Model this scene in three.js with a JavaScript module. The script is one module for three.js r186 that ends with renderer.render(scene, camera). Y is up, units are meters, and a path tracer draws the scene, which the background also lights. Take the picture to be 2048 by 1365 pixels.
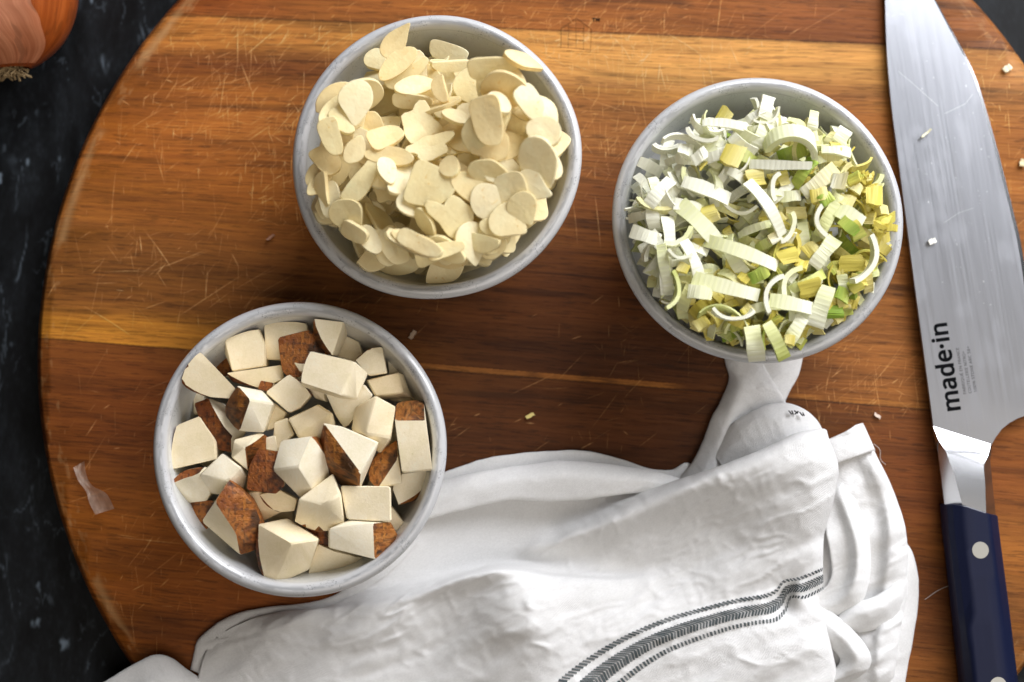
import * as THREE from 'three';
import { ConvexGeometry } from 'three/addons/geometries/ConvexGeometry.js';
import { mergeGeometries, mergeVertices, toCreasedNormals } from 'three/addons/utils/BufferGeometryUtils.js';
import { RectAreaLightUniformsLib } from 'three/addons/lights/RectAreaLightUniformsLib.js';

// ---------------------------------------------------------------- camera, light, exposure
const scene = new THREE.Scene();
scene.background = new THREE.Color(0x000000);
const BT = 0.022;                                   // top of the cutting board above the counter
const DIST = 0.68, TILT = 5 * Math.PI / 180, FPX = 2856;
const camera = new THREE.PerspectiveCamera(2 * Math.atan(682.5 / FPX) * 180 / Math.PI, 1024 / 682, 0.02, 20);
camera.position.set(0, BT + DIST * Math.cos(TILT), DIST * Math.sin(TILT));
camera.lookAt(0, BT, 0);
camera.focus = 0.632; camera.userData.fStop = 4.8;
camera.updateMatrixWorld(true);
const renderer = new THREE.WebGLRenderer({ antialias: true });
renderer.toneMapping = THREE.LinearToneMapping;
renderer.toneMappingExposure = 1.42;
renderer.shadowMap.enabled = true;
renderer.outputColorSpace = THREE.SRGBColorSpace;
RectAreaLightUniformsLib.init();
function glowPane(name, label, category, pos, target, w, h, color, lightI, glowI) {
  const g = new THREE.Group(); g.name = name; g.position.set(...pos); g.lookAt(new THREE.Vector3(...target));
  g.userData = { label, category }; scene.add(g);
  const pane = new THREE.Mesh(new THREE.PlaneGeometry(w, h), new THREE.MeshStandardMaterial({ color: 0x000000, emissive: color, emissiveIntensity: glowI, roughness: 1 }));
  pane.name = 'pane'; g.add(pane);
  const fm = new THREE.MeshStandardMaterial({ color: 0xd8d6d0, roughness: 0.6 });
  for (const [x, y, bw, bh] of [[0, h / 2 + 0.03, w + 0.12, 0.06], [0, -h / 2 - 0.03, w + 0.12, 0.06], [w / 2 + 0.03, 0, 0.06, h], [-w / 2 - 0.03, 0, 0.06, h]]) {
    const b = new THREE.Mesh(new THREE.BoxGeometry(bw, bh, 0.05), fm); b.name = 'frame'; b.position.set(x, y, 0); g.add(b);
  }
  const l = new THREE.RectAreaLight(color, lightI, w, h);
  l.position.set(0, 0, 0.012); l.rotation.y = Math.PI; g.add(l);
}
// the window beyond the board, up and to the right, and an added, unseen fill pane high over the counter's near side
glowPane('window', 'bright daylight window beyond the far right side of the board', 'window', [0.85, 0.92, -1.15], [0, 0.05, 0], 1.45, 1.05, 0xf9faff, 5.2, 3.2);
glowPane('fill_pane', 'added dim wide fill pane over the counter', 'fill_pane', [0.6, 2.2, 0.95], [0.1, 0, 0], 2.2, 1.9, 0xfff5ea, 1.25, 0.25);

// ---------------------------------------------------------------- helpers
const ray = new THREE.Vector3();
function at(px, py, y) {                             // the point at height y seen at pixel (px, py) of the photograph
  ray.set((px - 1024) / FPX, -(py - 682.5) / FPX, -1).transformDirection(camera.matrixWorld);
  const k = (y - camera.position.y) / ray.y;
  return new THREE.Vector3(camera.position.x + ray.x * k, y, camera.position.z + ray.z * k);
}
function mulberry(a) { return () => { a |= 0; a = a + 0x6D2B79F5 | 0; let t = Math.imul(a ^ a >>> 15, 1 | a); t = t + Math.imul(t ^ t >>> 7, 61 | t) ^ t; return ((t ^ t >>> 14) >>> 0) / 4294967296; }; }
const rnd = mulberry(71);
const R = (a, b) => a + (b - a) * rnd();
const clamp = (x, a = 0, b = 1) => Math.min(b, Math.max(a, x));
const smooth = (a, b, x) => { const t = clamp((x - a) / (b - a)); return t * t * (3 - 2 * t); };
const mix = (a, b, t) => a + (b - a) * t;
const NT = new Float32Array(65536); { const q = mulberry(9); for (let i = 0; i < 65536; i++) NT[i] = q(); }
function vn(x, y) {                                  // value noise, 0..1
  const xi = Math.floor(x), yi = Math.floor(y); let fx = x - xi, fy = y - yi; fx = fx * fx * (3 - 2 * fx); fy = fy * fy * (3 - 2 * fy);
  const a = (xi & 255), b = ((xi + 1) & 255), c = (yi & 255) << 8, d = ((yi + 1) & 255) << 8;
  return (NT[a + c] * (1 - fx) + NT[b + c] * fx) * (1 - fy) + (NT[a + d] * (1 - fx) + NT[b + d] * fx) * fy;
}
function fbm(x, y, o = 4) { let s = 0, a = 0.5, n = 0; for (let i = 0; i < o; i++) { s += a * vn(x, y); n += a; a *= 0.5; x = x * 2.03 + 17.3; y = y * 2.03 + 5.1; } return s / n; }
function fbmR(x, y, o = 4) { let s = 0, a = 0.5, n = 0; for (let i = 0; i < o; i++) { s += a * vn(x, y); n += a; a *= 0.5; const X = 1.62 * x - 1.22 * y + 17.3; y = 1.22 * x + 1.62 * y + 5.1; x = X; } return s / n; }
const s2l = c => { c /= 255; return c <= 0.04045 ? c / 12.92 : Math.pow((c + 0.055) / 1.055, 2.4); };
function dataTex(w, h, fn, srgb, repeat) {           // fn(u px, v px) -> [r, g, b] in 0..255
  const d = new Uint8Array(w * h * 4);
  for (let j = 0; j < h; j++) for (let i = 0; i < w; i++) { const c = fn(i, j), k = (j * w + i) * 4; d[k] = clamp(c[0], 0, 255); d[k + 1] = clamp(c[1], 0, 255); d[k + 2] = clamp(c[2], 0, 255); d[k + 3] = 255; }
  const t = new THREE.DataTexture(d, w, h); t.magFilter = THREE.LinearFilter; t.minFilter = THREE.LinearMipmapLinearFilter; t.generateMipmaps = true;
  t.wrapS = t.wrapT = repeat ? THREE.RepeatWrapping : THREE.ClampToEdgeWrapping; if (srgb) t.colorSpace = THREE.SRGBColorSpace; t.needsUpdate = true; return t;
}
const taken = {};
function numbered(n) { taken[n] = (taken[n] || 0) + 1; return taken[n] === 1 ? n : n + '_' + String(taken[n] - 1).padStart(3, '0'); }
function thing(name, label, category, group, kind) {
  const g = new THREE.Group(); g.name = numbered(name); g.userData = { label, category }; if (group) g.userData.group = group; if (kind) g.userData.kind = kind; scene.add(g); return g;
}
function part(name, geo, mat, parent) {
  const m = new THREE.Mesh(geo, mat); m.name = name; m.castShadow = m.receiveShadow = true; parent.add(m); return m;
}
function single(name, geo, mat, label, category, group, kind) {
  const m = part(numbered(name), geo, mat, scene); m.userData = { label, category }; if (group) m.userData.group = group; if (kind) m.userData.kind = kind; return m;
}
function catmull(pts, n) {                           // n + 1 points on a smooth line through pts (arrays of numbers)
  const D = pts[0].length, out = [], L = [0]; for (let i = 1; i < pts.length; i++) L.push(L[i - 1] + Math.hypot(pts[i][0] - pts[i - 1][0], pts[i][1] - pts[i - 1][1]) + 1e-9);
  for (let k = 0; k <= n; k++) {
    const s = L[L.length - 1] * k / n; let i = 0; while (i < pts.length - 2 && L[i + 1] < s) i++;
    const t = clamp((s - L[i]) / (L[i + 1] - L[i])), p0 = pts[Math.max(0, i - 1)], p1 = pts[i], p2 = pts[i + 1], p3 = pts[Math.min(pts.length - 1, i + 2)], o = [];
    for (let d = 0; d < D; d++) o.push(0.5 * (2 * p1[d] + (p2[d] - p0[d]) * t + (2 * p0[d] - 5 * p1[d] + 4 * p2[d] - p3[d]) * t * t + (3 * p1[d] - p0[d] - 3 * p2[d] + p3[d]) * t * t * t));
    out.push(o);
  }
  return out;
}
function gridGeo(rows, closed) {                     // rows[i][j] = Vector3, uv in metres along i and j
  const n = rows.length, m = rows[0].length, P = [], U = [], I = [];
  const U0 = [0]; for (let i = 1; i < n; i++) U0.push(U0[i - 1] + rows[i][m >> 1].distanceTo(rows[i - 1][m >> 1]));
  for (let i = 0; i < n; i++) { let v = 0; for (let j = 0; j < m; j++) { if (j) v += rows[i][j].distanceTo(rows[i][j - 1]); P.push(rows[i][j].x, rows[i][j].y, rows[i][j].z); U.push(U0[i], v); } }
  for (let i = 0; i < n - 1; i++) for (let j = 0; j < m - 1; j++) { const a = i * m + j; I.push(a, a + 1, a + m, a + 1, a + m + 1, a + m); }
  const g = new THREE.BufferGeometry(); g.setAttribute('position', new THREE.Float32BufferAttribute(P, 3)); g.setAttribute('uv', new THREE.Float32BufferAttribute(U, 2)); g.setIndex(I); g.computeVertexNormals(); return g;
}
function boxUV(g) {                                  // uv in metres from the axis a face points along
  const p = g.attributes.position, n = g.attributes.normal, u = new Float32Array(p.count * 2);
  for (let i = 0; i < p.count; i++) {
    const ax = Math.abs(n.getX(i)), ay = Math.abs(n.getY(i)), az = Math.abs(n.getZ(i));
    const [a, b] = ay >= ax && ay >= az ? [p.getX(i), p.getZ(i)] : ax >= az ? [p.getZ(i), p.getY(i)] : [p.getX(i), p.getY(i)];
    u[2 * i] = a; u[2 * i + 1] = b;
  }
  g.setAttribute('uv', new THREE.BufferAttribute(u, 2)); return g;
}
// ---------------------------------------------------------------- counter
{
  const S = 1536, M = 1.2;                            // 1.2 m of stone
  const map = dataTex(S, S, (i, j) => {
    const x = i / S * M * 100, y = j / S * M * 100;   // cm; streaks run along y
    const wx = x + 1.2 * fbm(x * 0.25, y * 0.12, 3), base = fbm(wx * 1.6, y * 0.5, 4), fine = fbm(wx * 9, y * 4, 3);
    let v = 15 + 26 * (base - 0.45) + 22 * Math.pow(fine, 2.5) * (0.3 + base);
    const ridge = 1 - Math.abs(2 * fbm(wx * 0.55 + 40, y * 0.16 + 3, 4) - 1), br = smooth(0.55, 0.8, fbm(x * 0.8 + 7, y * 0.7 + 31, 3));
    v += 60 * smooth(0.94, 0.998, ridge) * br;
    const rid2 = 1 - Math.abs(2 * fbm(wx * 1.1 + 90, y * 0.35 + 13, 4) - 1);
    v += 40 * smooth(0.95, 1, rid2) * smooth(0.45, 0.75, vn(x * 1.3 + 3, y * 0.9));
    const blot = smooth(0.74, 0.95, fbm(x * 1.7 + 11, y * 1.1 + 77, 3)); v += 110 * blot;
    return [v * 0.92, v * 1.02, v * 1.12];
  }, true, true);
  const rough = dataTex(512, 512, (i, j) => { const v = 110 + 90 * fbm(i / 40, j / 40, 4); return [v, v, v]; }, false, true);
  const g = new THREE.BoxGeometry(1.6, 0.03, 1.3); g.translate(0, -0.015, 0);
  const p = g.attributes.position, u = g.attributes.uv; for (let i = 0; i < p.count; i++) u.setXY(i, (p.getX(i) + 0.63) / M, (-p.getZ(i) + 0.5) / M);
  single('countertop', g, new THREE.MeshPhysicalMaterial({ map, roughnessMap: rough, roughness: 0.9, specularIntensity: 0.3 }), 'dark stone countertop with pale veins under the round board', 'countertop', null, 'structure');
}

// ---------------------------------------------------------------- cutting board
const yA = x => 15 + (x - 375) * 0.043, yB = x => 677 + (x - 88) * 0.081;      // two glue lines, in photograph pixels at board level
const PX = DIST / FPX;                                // metres per pixel at the middle of the board
{
  const c0 = at(1155, 690, BT), RAD = 1090 * PX;
  const toPx = (x, z) => { const v = new THREE.Vector3(x, BT, z).applyMatrix4(camera.matrixWorldInverse); return [1024 + FPX * v.x / -v.z, 682.5 - FPX * v.y / -v.z]; };
  // --- wood: colour of the board by place
  const S = 2048, ext = RAD * 1.02, q = mulberry(33);
  const col = new Float32Array(S * S * 3), bump = new Float32Array(S * S);
  // wood tone anchors, upper ones also raised to carry window sheen: px, t, rx, rt, sRGB, weight
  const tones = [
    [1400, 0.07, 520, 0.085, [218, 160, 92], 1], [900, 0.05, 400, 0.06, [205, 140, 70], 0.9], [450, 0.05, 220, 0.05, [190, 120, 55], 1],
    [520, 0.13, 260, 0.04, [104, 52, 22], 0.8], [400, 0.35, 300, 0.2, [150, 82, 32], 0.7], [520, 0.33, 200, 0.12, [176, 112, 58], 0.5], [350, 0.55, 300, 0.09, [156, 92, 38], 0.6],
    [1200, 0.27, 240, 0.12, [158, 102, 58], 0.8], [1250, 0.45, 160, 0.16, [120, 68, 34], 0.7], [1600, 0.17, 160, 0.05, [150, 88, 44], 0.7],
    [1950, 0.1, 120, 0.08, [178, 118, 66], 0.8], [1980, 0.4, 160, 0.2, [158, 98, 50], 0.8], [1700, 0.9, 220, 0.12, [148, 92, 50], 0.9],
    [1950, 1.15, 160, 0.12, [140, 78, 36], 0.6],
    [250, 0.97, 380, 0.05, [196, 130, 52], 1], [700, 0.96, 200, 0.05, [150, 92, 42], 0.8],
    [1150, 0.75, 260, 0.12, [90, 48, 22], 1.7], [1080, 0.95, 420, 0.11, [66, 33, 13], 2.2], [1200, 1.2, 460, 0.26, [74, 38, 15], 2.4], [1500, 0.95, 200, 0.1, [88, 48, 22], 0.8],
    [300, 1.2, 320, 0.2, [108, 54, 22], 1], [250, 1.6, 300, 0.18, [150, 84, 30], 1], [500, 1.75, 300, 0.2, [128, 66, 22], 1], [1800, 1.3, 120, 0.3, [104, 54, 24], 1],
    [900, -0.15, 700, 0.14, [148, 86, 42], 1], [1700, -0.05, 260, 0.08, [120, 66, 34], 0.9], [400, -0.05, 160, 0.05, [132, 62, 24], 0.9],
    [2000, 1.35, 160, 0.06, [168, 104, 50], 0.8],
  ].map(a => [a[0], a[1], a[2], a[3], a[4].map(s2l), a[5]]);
  const seed = [3.1, 11.7, 23.9, 37.2];
  for (let j = 0; j < S; j++) for (let i = 0; i < S; i++) {
    const x = c0.x + (i / (S - 1) * 2 - 1) * ext, z = c0.z + (j / (S - 1) * 2 - 1) * ext;
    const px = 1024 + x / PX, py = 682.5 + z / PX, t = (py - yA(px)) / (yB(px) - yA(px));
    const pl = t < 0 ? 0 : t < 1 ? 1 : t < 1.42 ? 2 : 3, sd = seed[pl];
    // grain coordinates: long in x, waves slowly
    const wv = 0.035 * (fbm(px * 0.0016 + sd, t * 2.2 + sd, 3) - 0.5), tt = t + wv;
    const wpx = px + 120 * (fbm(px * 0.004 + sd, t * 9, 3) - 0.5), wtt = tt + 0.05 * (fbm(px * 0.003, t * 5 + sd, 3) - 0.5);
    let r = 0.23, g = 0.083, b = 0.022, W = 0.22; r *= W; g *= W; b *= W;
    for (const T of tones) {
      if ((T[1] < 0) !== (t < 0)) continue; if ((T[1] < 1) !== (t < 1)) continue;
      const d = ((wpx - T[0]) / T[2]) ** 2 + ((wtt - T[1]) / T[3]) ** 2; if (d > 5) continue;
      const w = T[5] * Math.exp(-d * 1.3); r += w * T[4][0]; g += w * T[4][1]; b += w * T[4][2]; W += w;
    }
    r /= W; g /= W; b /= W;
    const band = fbm(px * 0.0025 + sd, tt * 26 + sd * 3, 4), fib = fbm(px * 0.012 + sd, tt * 230, 3), fine = fbm(px * 0.05, tt * 620 + sd, 2);
    let m = 1 + 0.75 * (band - 0.5) + 0.55 * (fib - 0.5) + 0.25 * (fine - 0.5);
    m *= 1 - 0.45 * smooth(0.6, 0.76, fbm(px * 0.0018 + 60 + sd, tt * 34 + 9, 3)) * smooth(0.4, 0.6, fbm(px * 0.006 + sd, t * 7, 2));      // dark growth streaks
    m *= 1 - 0.35 * smooth(0.62, 0.75, fbm(px * 0.03 + 4, tt * 300 + 80, 2));                                                      // pores
    const blot = fbm(px * 0.008 + 31, py * 0.011 + 17, 4); m *= 0.82 + 0.36 * blot;
    if (Math.abs(t) < 0.004 || Math.abs(t - 1) < 0.003) m *= 0.6;
    if (t > 1 - 0.016 && t < 1 && px > 700) { const a = smooth(0.35, 0.6, fbm(px * 0.01, 5.5, 2)); r = mix(r, 0.34, a * 0.7); g = mix(g, 0.13, a * 0.7); b = mix(b, 0.035, a * 0.7); }
    const k = (j * S + i) * 3; m = Math.max(0.25, m) * 0.93;
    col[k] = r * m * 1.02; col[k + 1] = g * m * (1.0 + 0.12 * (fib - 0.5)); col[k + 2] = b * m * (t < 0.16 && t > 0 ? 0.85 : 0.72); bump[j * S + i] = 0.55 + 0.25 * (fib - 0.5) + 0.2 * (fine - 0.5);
  }
  // knife cuts and scuffs: thin lines of bared, paler wood
  const i2 = px => ((1024 + 0) * 0 + ((px - 1024) * PX - c0.x) / ext * 0.5 + 0.5) * (S - 1), j2 = py => (((py - 682.5) * PX - c0.z) / ext * 0.5 + 0.5) * (S - 1);
  function scratch(px, py, ang, len, wid, amt) {
    const N = Math.ceil(len * 1.2), bend = (q() - 0.5) * 0.25; let a = ang, X = px, Y = py;
    for (let k = 0; k < N; k++) {
      a += bend / N; X += Math.cos(a) * len / N; Y += Math.sin(a) * len / N;
      const f = amt * Math.sin(Math.PI * (k + 0.5) / N) * (0.35 + 0.9 * vn(k * 0.15 + px, py)), ci = i2(X), cj = j2(Y), w = wid * 0.95;
      for (let dj = -Math.ceil(w + 1); dj <= w + 1; dj++) for (let di = -Math.ceil(w + 1); di <= w + 1; di++) {
        const ii = Math.round(ci) + di, jj = Math.round(cj) + dj; if (ii < 0 || jj < 0 || ii >= S || jj >= S) continue;
        const d = Math.hypot(ii - ci, jj - cj), c = f * clamp(1.1 - d / (w + 0.35)); if (c <= 0) continue;
        const o = (jj * S + ii) * 3; col[o] = mix(col[o], Math.min(0.62, col[o] * 1.5 + 0.16), c * 0.7); col[o + 1] = mix(col[o + 1], Math.min(0.42, col[o + 1] * 1.6 + 0.1), c * 0.7); col[o + 2] = mix(col[o + 2], Math.min(0.22, col[o + 2] * 1.8 + 0.045), c * 0.7);
        bump[jj * S + ii] -= c * 0.25;
      }
    }
  }
  const zones = [[420, 210, 220, 160, 330], [560, 330, 120, 130, 150], [480, 60, 200, 60, 90], [1300, 60, 320, 70, 220], [1000, 10, 420, 35, 110], [300, 520, 180, 120, 110], [1950, 130, 110, 120, 60], [560, 640, 150, 60, 50], [300, 820, 200, 150, 70], [330, 1130, 200, 150, 90], [1720, 770, 130, 80, 120], [1220, 260, 120, 140, 130], [1980, 380, 80, 160, 60], [1250, 680, 200, 120, 45], [1100, 860, 300, 70, 30], [700, 620, 300, 60, 40]];
  for (const [x, y, rx, ry, n] of zones) for (let k = 0; k < n; k++) {
    const u = q() + q() - 1, v = q() + q() - 1, vert = q(), a = vert < 0.35 ? Math.PI / 2 + (q() - 0.5) * 0.35 : vert < 0.75 ? -0.7 + (q() - 0.5) * 0.8 : (q() - 0.5) * 3.1;
    scratch(x + u * rx * 1.2, y + v * ry * 1.2, a, 12 + 60 * q() * q() + (q() < 0.08 ? 80 : 0), 0.4 + 0.9 * q() * q(), 0.35 + 0.75 * q());
  }
  for (const [x, y, a, l, w, f] of [[470, 110, 1.2, 75, 1.1, 0.9], [492, 75, 1.55, 60, 1, 0.8], [560, 30, 2.45, 110, 1.3, 0.8], [280, 455, 0.9, 110, 1.2, 0.8], [290, 545, -0.35, 130, 1.3, 0.7], [345, 640, -0.6, 170, 1.1, 0.7], [570, 1115, 1.5, 80, 1, 0.7], [588, 1115, 1.5, 75, 1, 0.7], [345, 905, 1.65, 60, 1.1, 0.8], [365, 920, -0.5, 70, 1.1, 0.7], [300, 300, 1.2, 70, 1, 0.6], [160, 610, 0.5, 120, 1.2, 0.6], [330, 985, 0.1, 150, 1.6, 0.7], [230, 1070, 0.12, 150, 1.2, 0.6]]) scratch(x, y, a, l, w, f);
  // worn rim where the finish has rubbed off
  for (let j = 0; j < S; j++) for (let i = 0; i < S; i++) {
    const x = (i / (S - 1) * 2 - 1) * ext, z = (j / (S - 1) * 2 - 1) * ext, rr = Math.hypot(x, z) / RAD; if (rr < 0.955 || rr > 1.001) continue;
    const a = Math.atan2(z, x), w = smooth(0.47, 0.62, fbm(a * 9 + 3, rr * 30, 4)) * Math.exp(-(((rr - 0.972) / 0.008) ** 2)) * 0.75 + 0.3 * smooth(0.6, 0.75, fbm(a * 40, rr * 90, 3));
    const o = (j * S + i) * 3; col[o] = mix(col[o], 0.48, w * 0.6); col[o + 1] = mix(col[o + 1], 0.28, w * 0.6); col[o + 2] = mix(col[o + 2], 0.12, w * 0.6);
  }
  // maker's mark burned into the wood: a small house of thin lines
  const burn = (x0, y0, x1, y1) => { const N = 120; for (let k = 0; k <= N; k++) { const ci = i2(mix(x0, x1, k / N)), cj = j2(mix(y0, y1, k / N)); for (let dj = -2; dj <= 2; dj++) for (let di = -2; di <= 2; di++) { const ii = Math.round(ci) + di, jj = Math.round(cj) + dj, c = clamp(1.05 - Math.hypot(ii - ci, jj - cj) / 1.4) * 0.25 * (0.6 + 0.6 * vn(x0 + k * 0.1, y0)); const o = (jj * S + ii) * 3; for (let e = 0; e < 3; e++) col[o + e] *= 1 - c * 0.6; bump[jj * S + ii] -= c * 0.4; } } };
  for (const l of [[1125, 42, 1156, 20], [1156, 20, 1187, 44], [1125, 42, 1124, 82], [1187, 44, 1184, 90], [1140, 32, 1139, 82], [1155, 22, 1155, 84], [1171, 33, 1170, 86], [1139, 64, 1171, 67], [1139, 40, 1171, 42], [1136, 88, 1184, 91], [1188, 21, 1194, 21], [1191, 21, 1191, 27], [1196, 27, 1196, 21], [1196, 21, 1199, 25], [1199, 25, 1202, 21], [1202, 21, 1202, 27]]) burn(...l);
  const l2s = c => 255 * (c <= 0.0031308 ? c * 12.92 : 1.055 * Math.pow(c, 1 / 2.4) - 0.055);
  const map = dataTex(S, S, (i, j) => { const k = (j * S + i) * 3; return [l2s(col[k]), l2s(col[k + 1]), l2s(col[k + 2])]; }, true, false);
  const bmap = dataTex(S, S, (i, j) => { const v = 255 * clamp(bump[j * S + i]); return [v, v, v]; }, false, false);
  const rmap = dataTex(1024, 1024, (i, j) => { const v = 130 + 60 * fbm(i / 90, j / 60, 4) + (0.55 - bump[(j * 2) * S + i * 2]) * 160; return [v, v, v]; }, false, false);
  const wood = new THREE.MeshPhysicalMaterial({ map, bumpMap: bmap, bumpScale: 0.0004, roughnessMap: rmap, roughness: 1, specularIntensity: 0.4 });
  // --- planks: rows of constant t, each row runs from rim to rim over the rounded edge
  const rr = 0.009, prof = []; for (let k = 0; k <= 3; k++) prof.push([RAD - rr + rr * Math.cos(-Math.PI / 2 + Math.PI / 2 * k / 3), rr + rr * Math.sin(-Math.PI / 2 + Math.PI / 2 * k / 3)]); for (let k = 0; k <= 8; k++) prof.push([RAD - rr + rr * Math.cos(Math.PI / 2 * k / 8), BT - rr + rr * Math.sin(Math.PI / 2 * k / 8)]);
  prof.push([RAD - rr - 0.003, BT]);
  function row(t, dy, shift) {
    // line z = a + b x (world), px = 1024 + x/PX
    const f = px => yA(px) + t * (yB(px) - yA(px)), z0 = (f(1024) - 682.5) * PX + shift, b = (f(2024) - f(1024)) / 1000, out = [];
    const hit = (rad, sg) => { const A = 1 + b * b, B = 2 * (-c0.x + b * (z0 - c0.z)), C = c0.x ** 2 + (z0 - c0.z) ** 2 - rad * rad, D = B * B - 4 * A * C, x = (-B + sg * Math.sqrt(Math.max(0, D))) / (2 * A); return x; };
    const L = prof.map(([r, h]) => { const x = hit(r, -1); return [x, h]; }), Rr = prof.map(([r, h]) => { const x = hit(r, 1); return [x, h]; }).reverse();
    const xs = [...L], xl = L[L.length - 1][0], xr = Rr[0][0]; for (let k = 1; k < 24; k++) xs.push([mix(xl, xr, k / 24), BT]); xs.push(...Rr);
    for (const [x, h] of xs) out.push(new THREE.Vector3(x, Math.max(0.001, h - dy), z0 + b * x));
    return out;
  }
  const bd = thing('cutting_board', 'round acacia wood cutting board with knife scratches and rounded edge', 'cutting board');
  const spans = [[-0.545, 0], [0, 1], [1, 1.42], [1.42, 2.45]];
  spans.forEach(([a, b]) => {
    const rows = [], n = 40; rows.push(row(a, 0.021, 0.00004));
    for (let k = 0; k <= n; k++) rows.push(row(mix(a, b, k / n), 0, k === 0 ? 0.00004 : k === n ? -0.00004 : 0));
    rows.push(row(b, 0.021, -0.00004));
    let g = gridGeo(rows); const p = g.attributes.position, u = g.attributes.uv;
    for (let i = 0; i < p.count; i++) u.setXY(i, ((p.getX(i) - c0.x) / ext) * 0.5 + 0.5, ((p.getZ(i) - c0.z) / ext) * 0.5 + 0.5);
    g = toCreasedNormals(g, 0.7);
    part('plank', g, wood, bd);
  });
}
// ---------------------------------------------------------------- bowls
const RIMH = 0.058, RIM = BT + RIMH, BR = 0.0637;
const speckle = dataTex(1024, 256, (i, j) => {
  const f = fbm(i / 5, j / 5, 3), c = smooth(0.74, 0.8, vn(i / 2.1, j / 2.1)) * smooth(0.5, 0.7, fbm(i / 30, j / 30, 2)); const v = 232 + 10 * (f - 0.5) - 30 * c; return [v - 3, v - 1, v];
}, true, true);
const glaze = new THREE.MeshPhysicalMaterial({ map: speckle, color: new THREE.Color().setRGB(0.76, 0.762, 0.75), roughness: 0.34, clearcoat: 0.6, clearcoatRoughness: 0.1 });
const worn = dataTex(1024, 128, (i, j) => {
  const w = 6 * (fbm(i / 50, 3, 3) - 0.5), l1 = Math.exp(-(((j - 52 + w) / 7) ** 2)), l2 = Math.exp(-(((j - 84 + w) / 6) ** 2)), n = smooth(0.38, 0.62, fbm(i / 22, j / 6, 4)), d = smooth(0.77, 0.82, vn(i / 1.9, j / 1.9)) * smooth(0.5, 0.65, fbm(i / 30, j / 30, 2)); const v = 196 - 34 * (l1 + 0.8 * l2) * (0.35 + 0.8 * n) - 50 * d; return [v - 1, v, v + 1];
}, true, true);
const rimMat = new THREE.MeshPhysicalMaterial({ map: worn, roughness: 0.32, clearcoat: 0.6, clearcoatRoughness: 0.1 });
function bowlRad(w, a) { return 1 + w[0] * Math.cos(2 * (a - w[1])) + w[2] * Math.cos(3 * (a - w[3])) + w[4] * Math.cos(5 * a + 1); }
// inner radius of the bowl at height y above the board (before the wobble)
function innerR(h) { const t = clamp((h - 0.007) / (RIMH - 0.007)); return BR * (0.5 + 0.435 * Math.pow(t, 0.36)) - 0.001; }
function makeBowl(px, py, wob, label) {
  const c = at(px, py, RIM); c.y = BT;
  const b = thing('ceramic_bowl', label, 'bowl', null);
  b.position.copy(c);
  const lathe = (prof, mat, name, flipU) => {
    const rows = [], N = 128; for (let i = 0; i <= N; i++) { const a = i / N * Math.PI * 2, r = []; for (const [rad, y] of prof) { const f = mix(1, bowlRad(wob, a), clamp(y / RIMH)), yy = y + (y > 0.03 ? 0.0006 * Math.sin(2 * a + wob[1]) + 0.0003 * Math.sin(5 * a) : 0); r.push(new THREE.Vector3(Math.cos(a) * rad * f, yy, Math.sin(a) * rad * f)); } rows.push(r); }
    const g = gridGeo(rows), u = g.attributes.uv; for (let i = 0; i < u.count; i++) u.setXY(i, Math.floor(i / prof.length) / N * 2, u.getY(i) / (mat === rimMat ? 0.022 : 0.1));
    const n = g.attributes.normal, M = prof.length; for (let j = 0; j < M; j++) { const e = N * M + j; const x = n.getX(j) + n.getX(e), y = n.getY(j) + n.getY(e), z = n.getZ(j) + n.getZ(e), l = Math.hypot(x, y, z) || 1; n.setXYZ(j, x / l, y / l, z / l); n.setXYZ(e, x / l, y / l, z / l); }
    part(name, g, mat, b);
  };
  const outer = [[0, 0.003], [0.026, 0.003], [0.028, 0.0005], [0.032, 0.0005], [0.034, 0.004]];
  for (let k = 0; k <= 16; k++) { const t = k / 16; outer.push([BR * (0.56 + 0.425 * Math.pow(t, 0.42)), 0.006 + t * (RIMH - 0.0115)]); }
  const inner = []; for (let k = 0; k <= 18; k++) { const t = 1 - k / 18, h = 0.007 + t * (RIMH - 0.0105); inner.push([innerR(h), h]); } inner.push([BR * 0.46, 0.0062], [BR * 0.3, 0.0056], [0, 0.0054]);
  lathe(outer, glaze, 'outer_wall'); lathe(inner, glaze, 'inner_wall');
  const rim = [], ri = innerR(RIMH - 0.0035), ro = BR * 0.985;
  rim.push([ro - 0.0008, RIMH - 0.0062], [ro, RIMH - 0.0055], [ro + 0.0010, RIMH - 0.0042], [ro + 0.0012, RIMH - 0.0028], [ro + 0.0006, RIMH - 0.0014], [ro - 0.0006, RIMH - 0.0004], [ro - 0.002, RIMH], [ri + 0.0018, RIMH - 0.0004], [ri + 0.0006, RIMH - 0.0012], [ri, RIMH - 0.0024], [ri - 0.0003, RIMH - 0.0037]);
  lathe(rim, rimMat, 'rim');
  return c;
}
const WG = [0.012, 2.4, 0.010, 0.2, 0.004], WL = [0.004, 0.3, 0.003, 1, 0.002], WP = [0.004, 1.1, 0.003, 2, 0.002];
const cG = makeBowl(871, 311, WG, 'pale glazed bowl of sliced garlic, slightly out of round'), cL = makeBowl(1518, 437, WL, 'pale glazed bowl of chopped leek beside the knife blade'), cP = makeBowl(597, 897, WP, 'pale glazed bowl of diced unpeeled potato, touching the towel');
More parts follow.
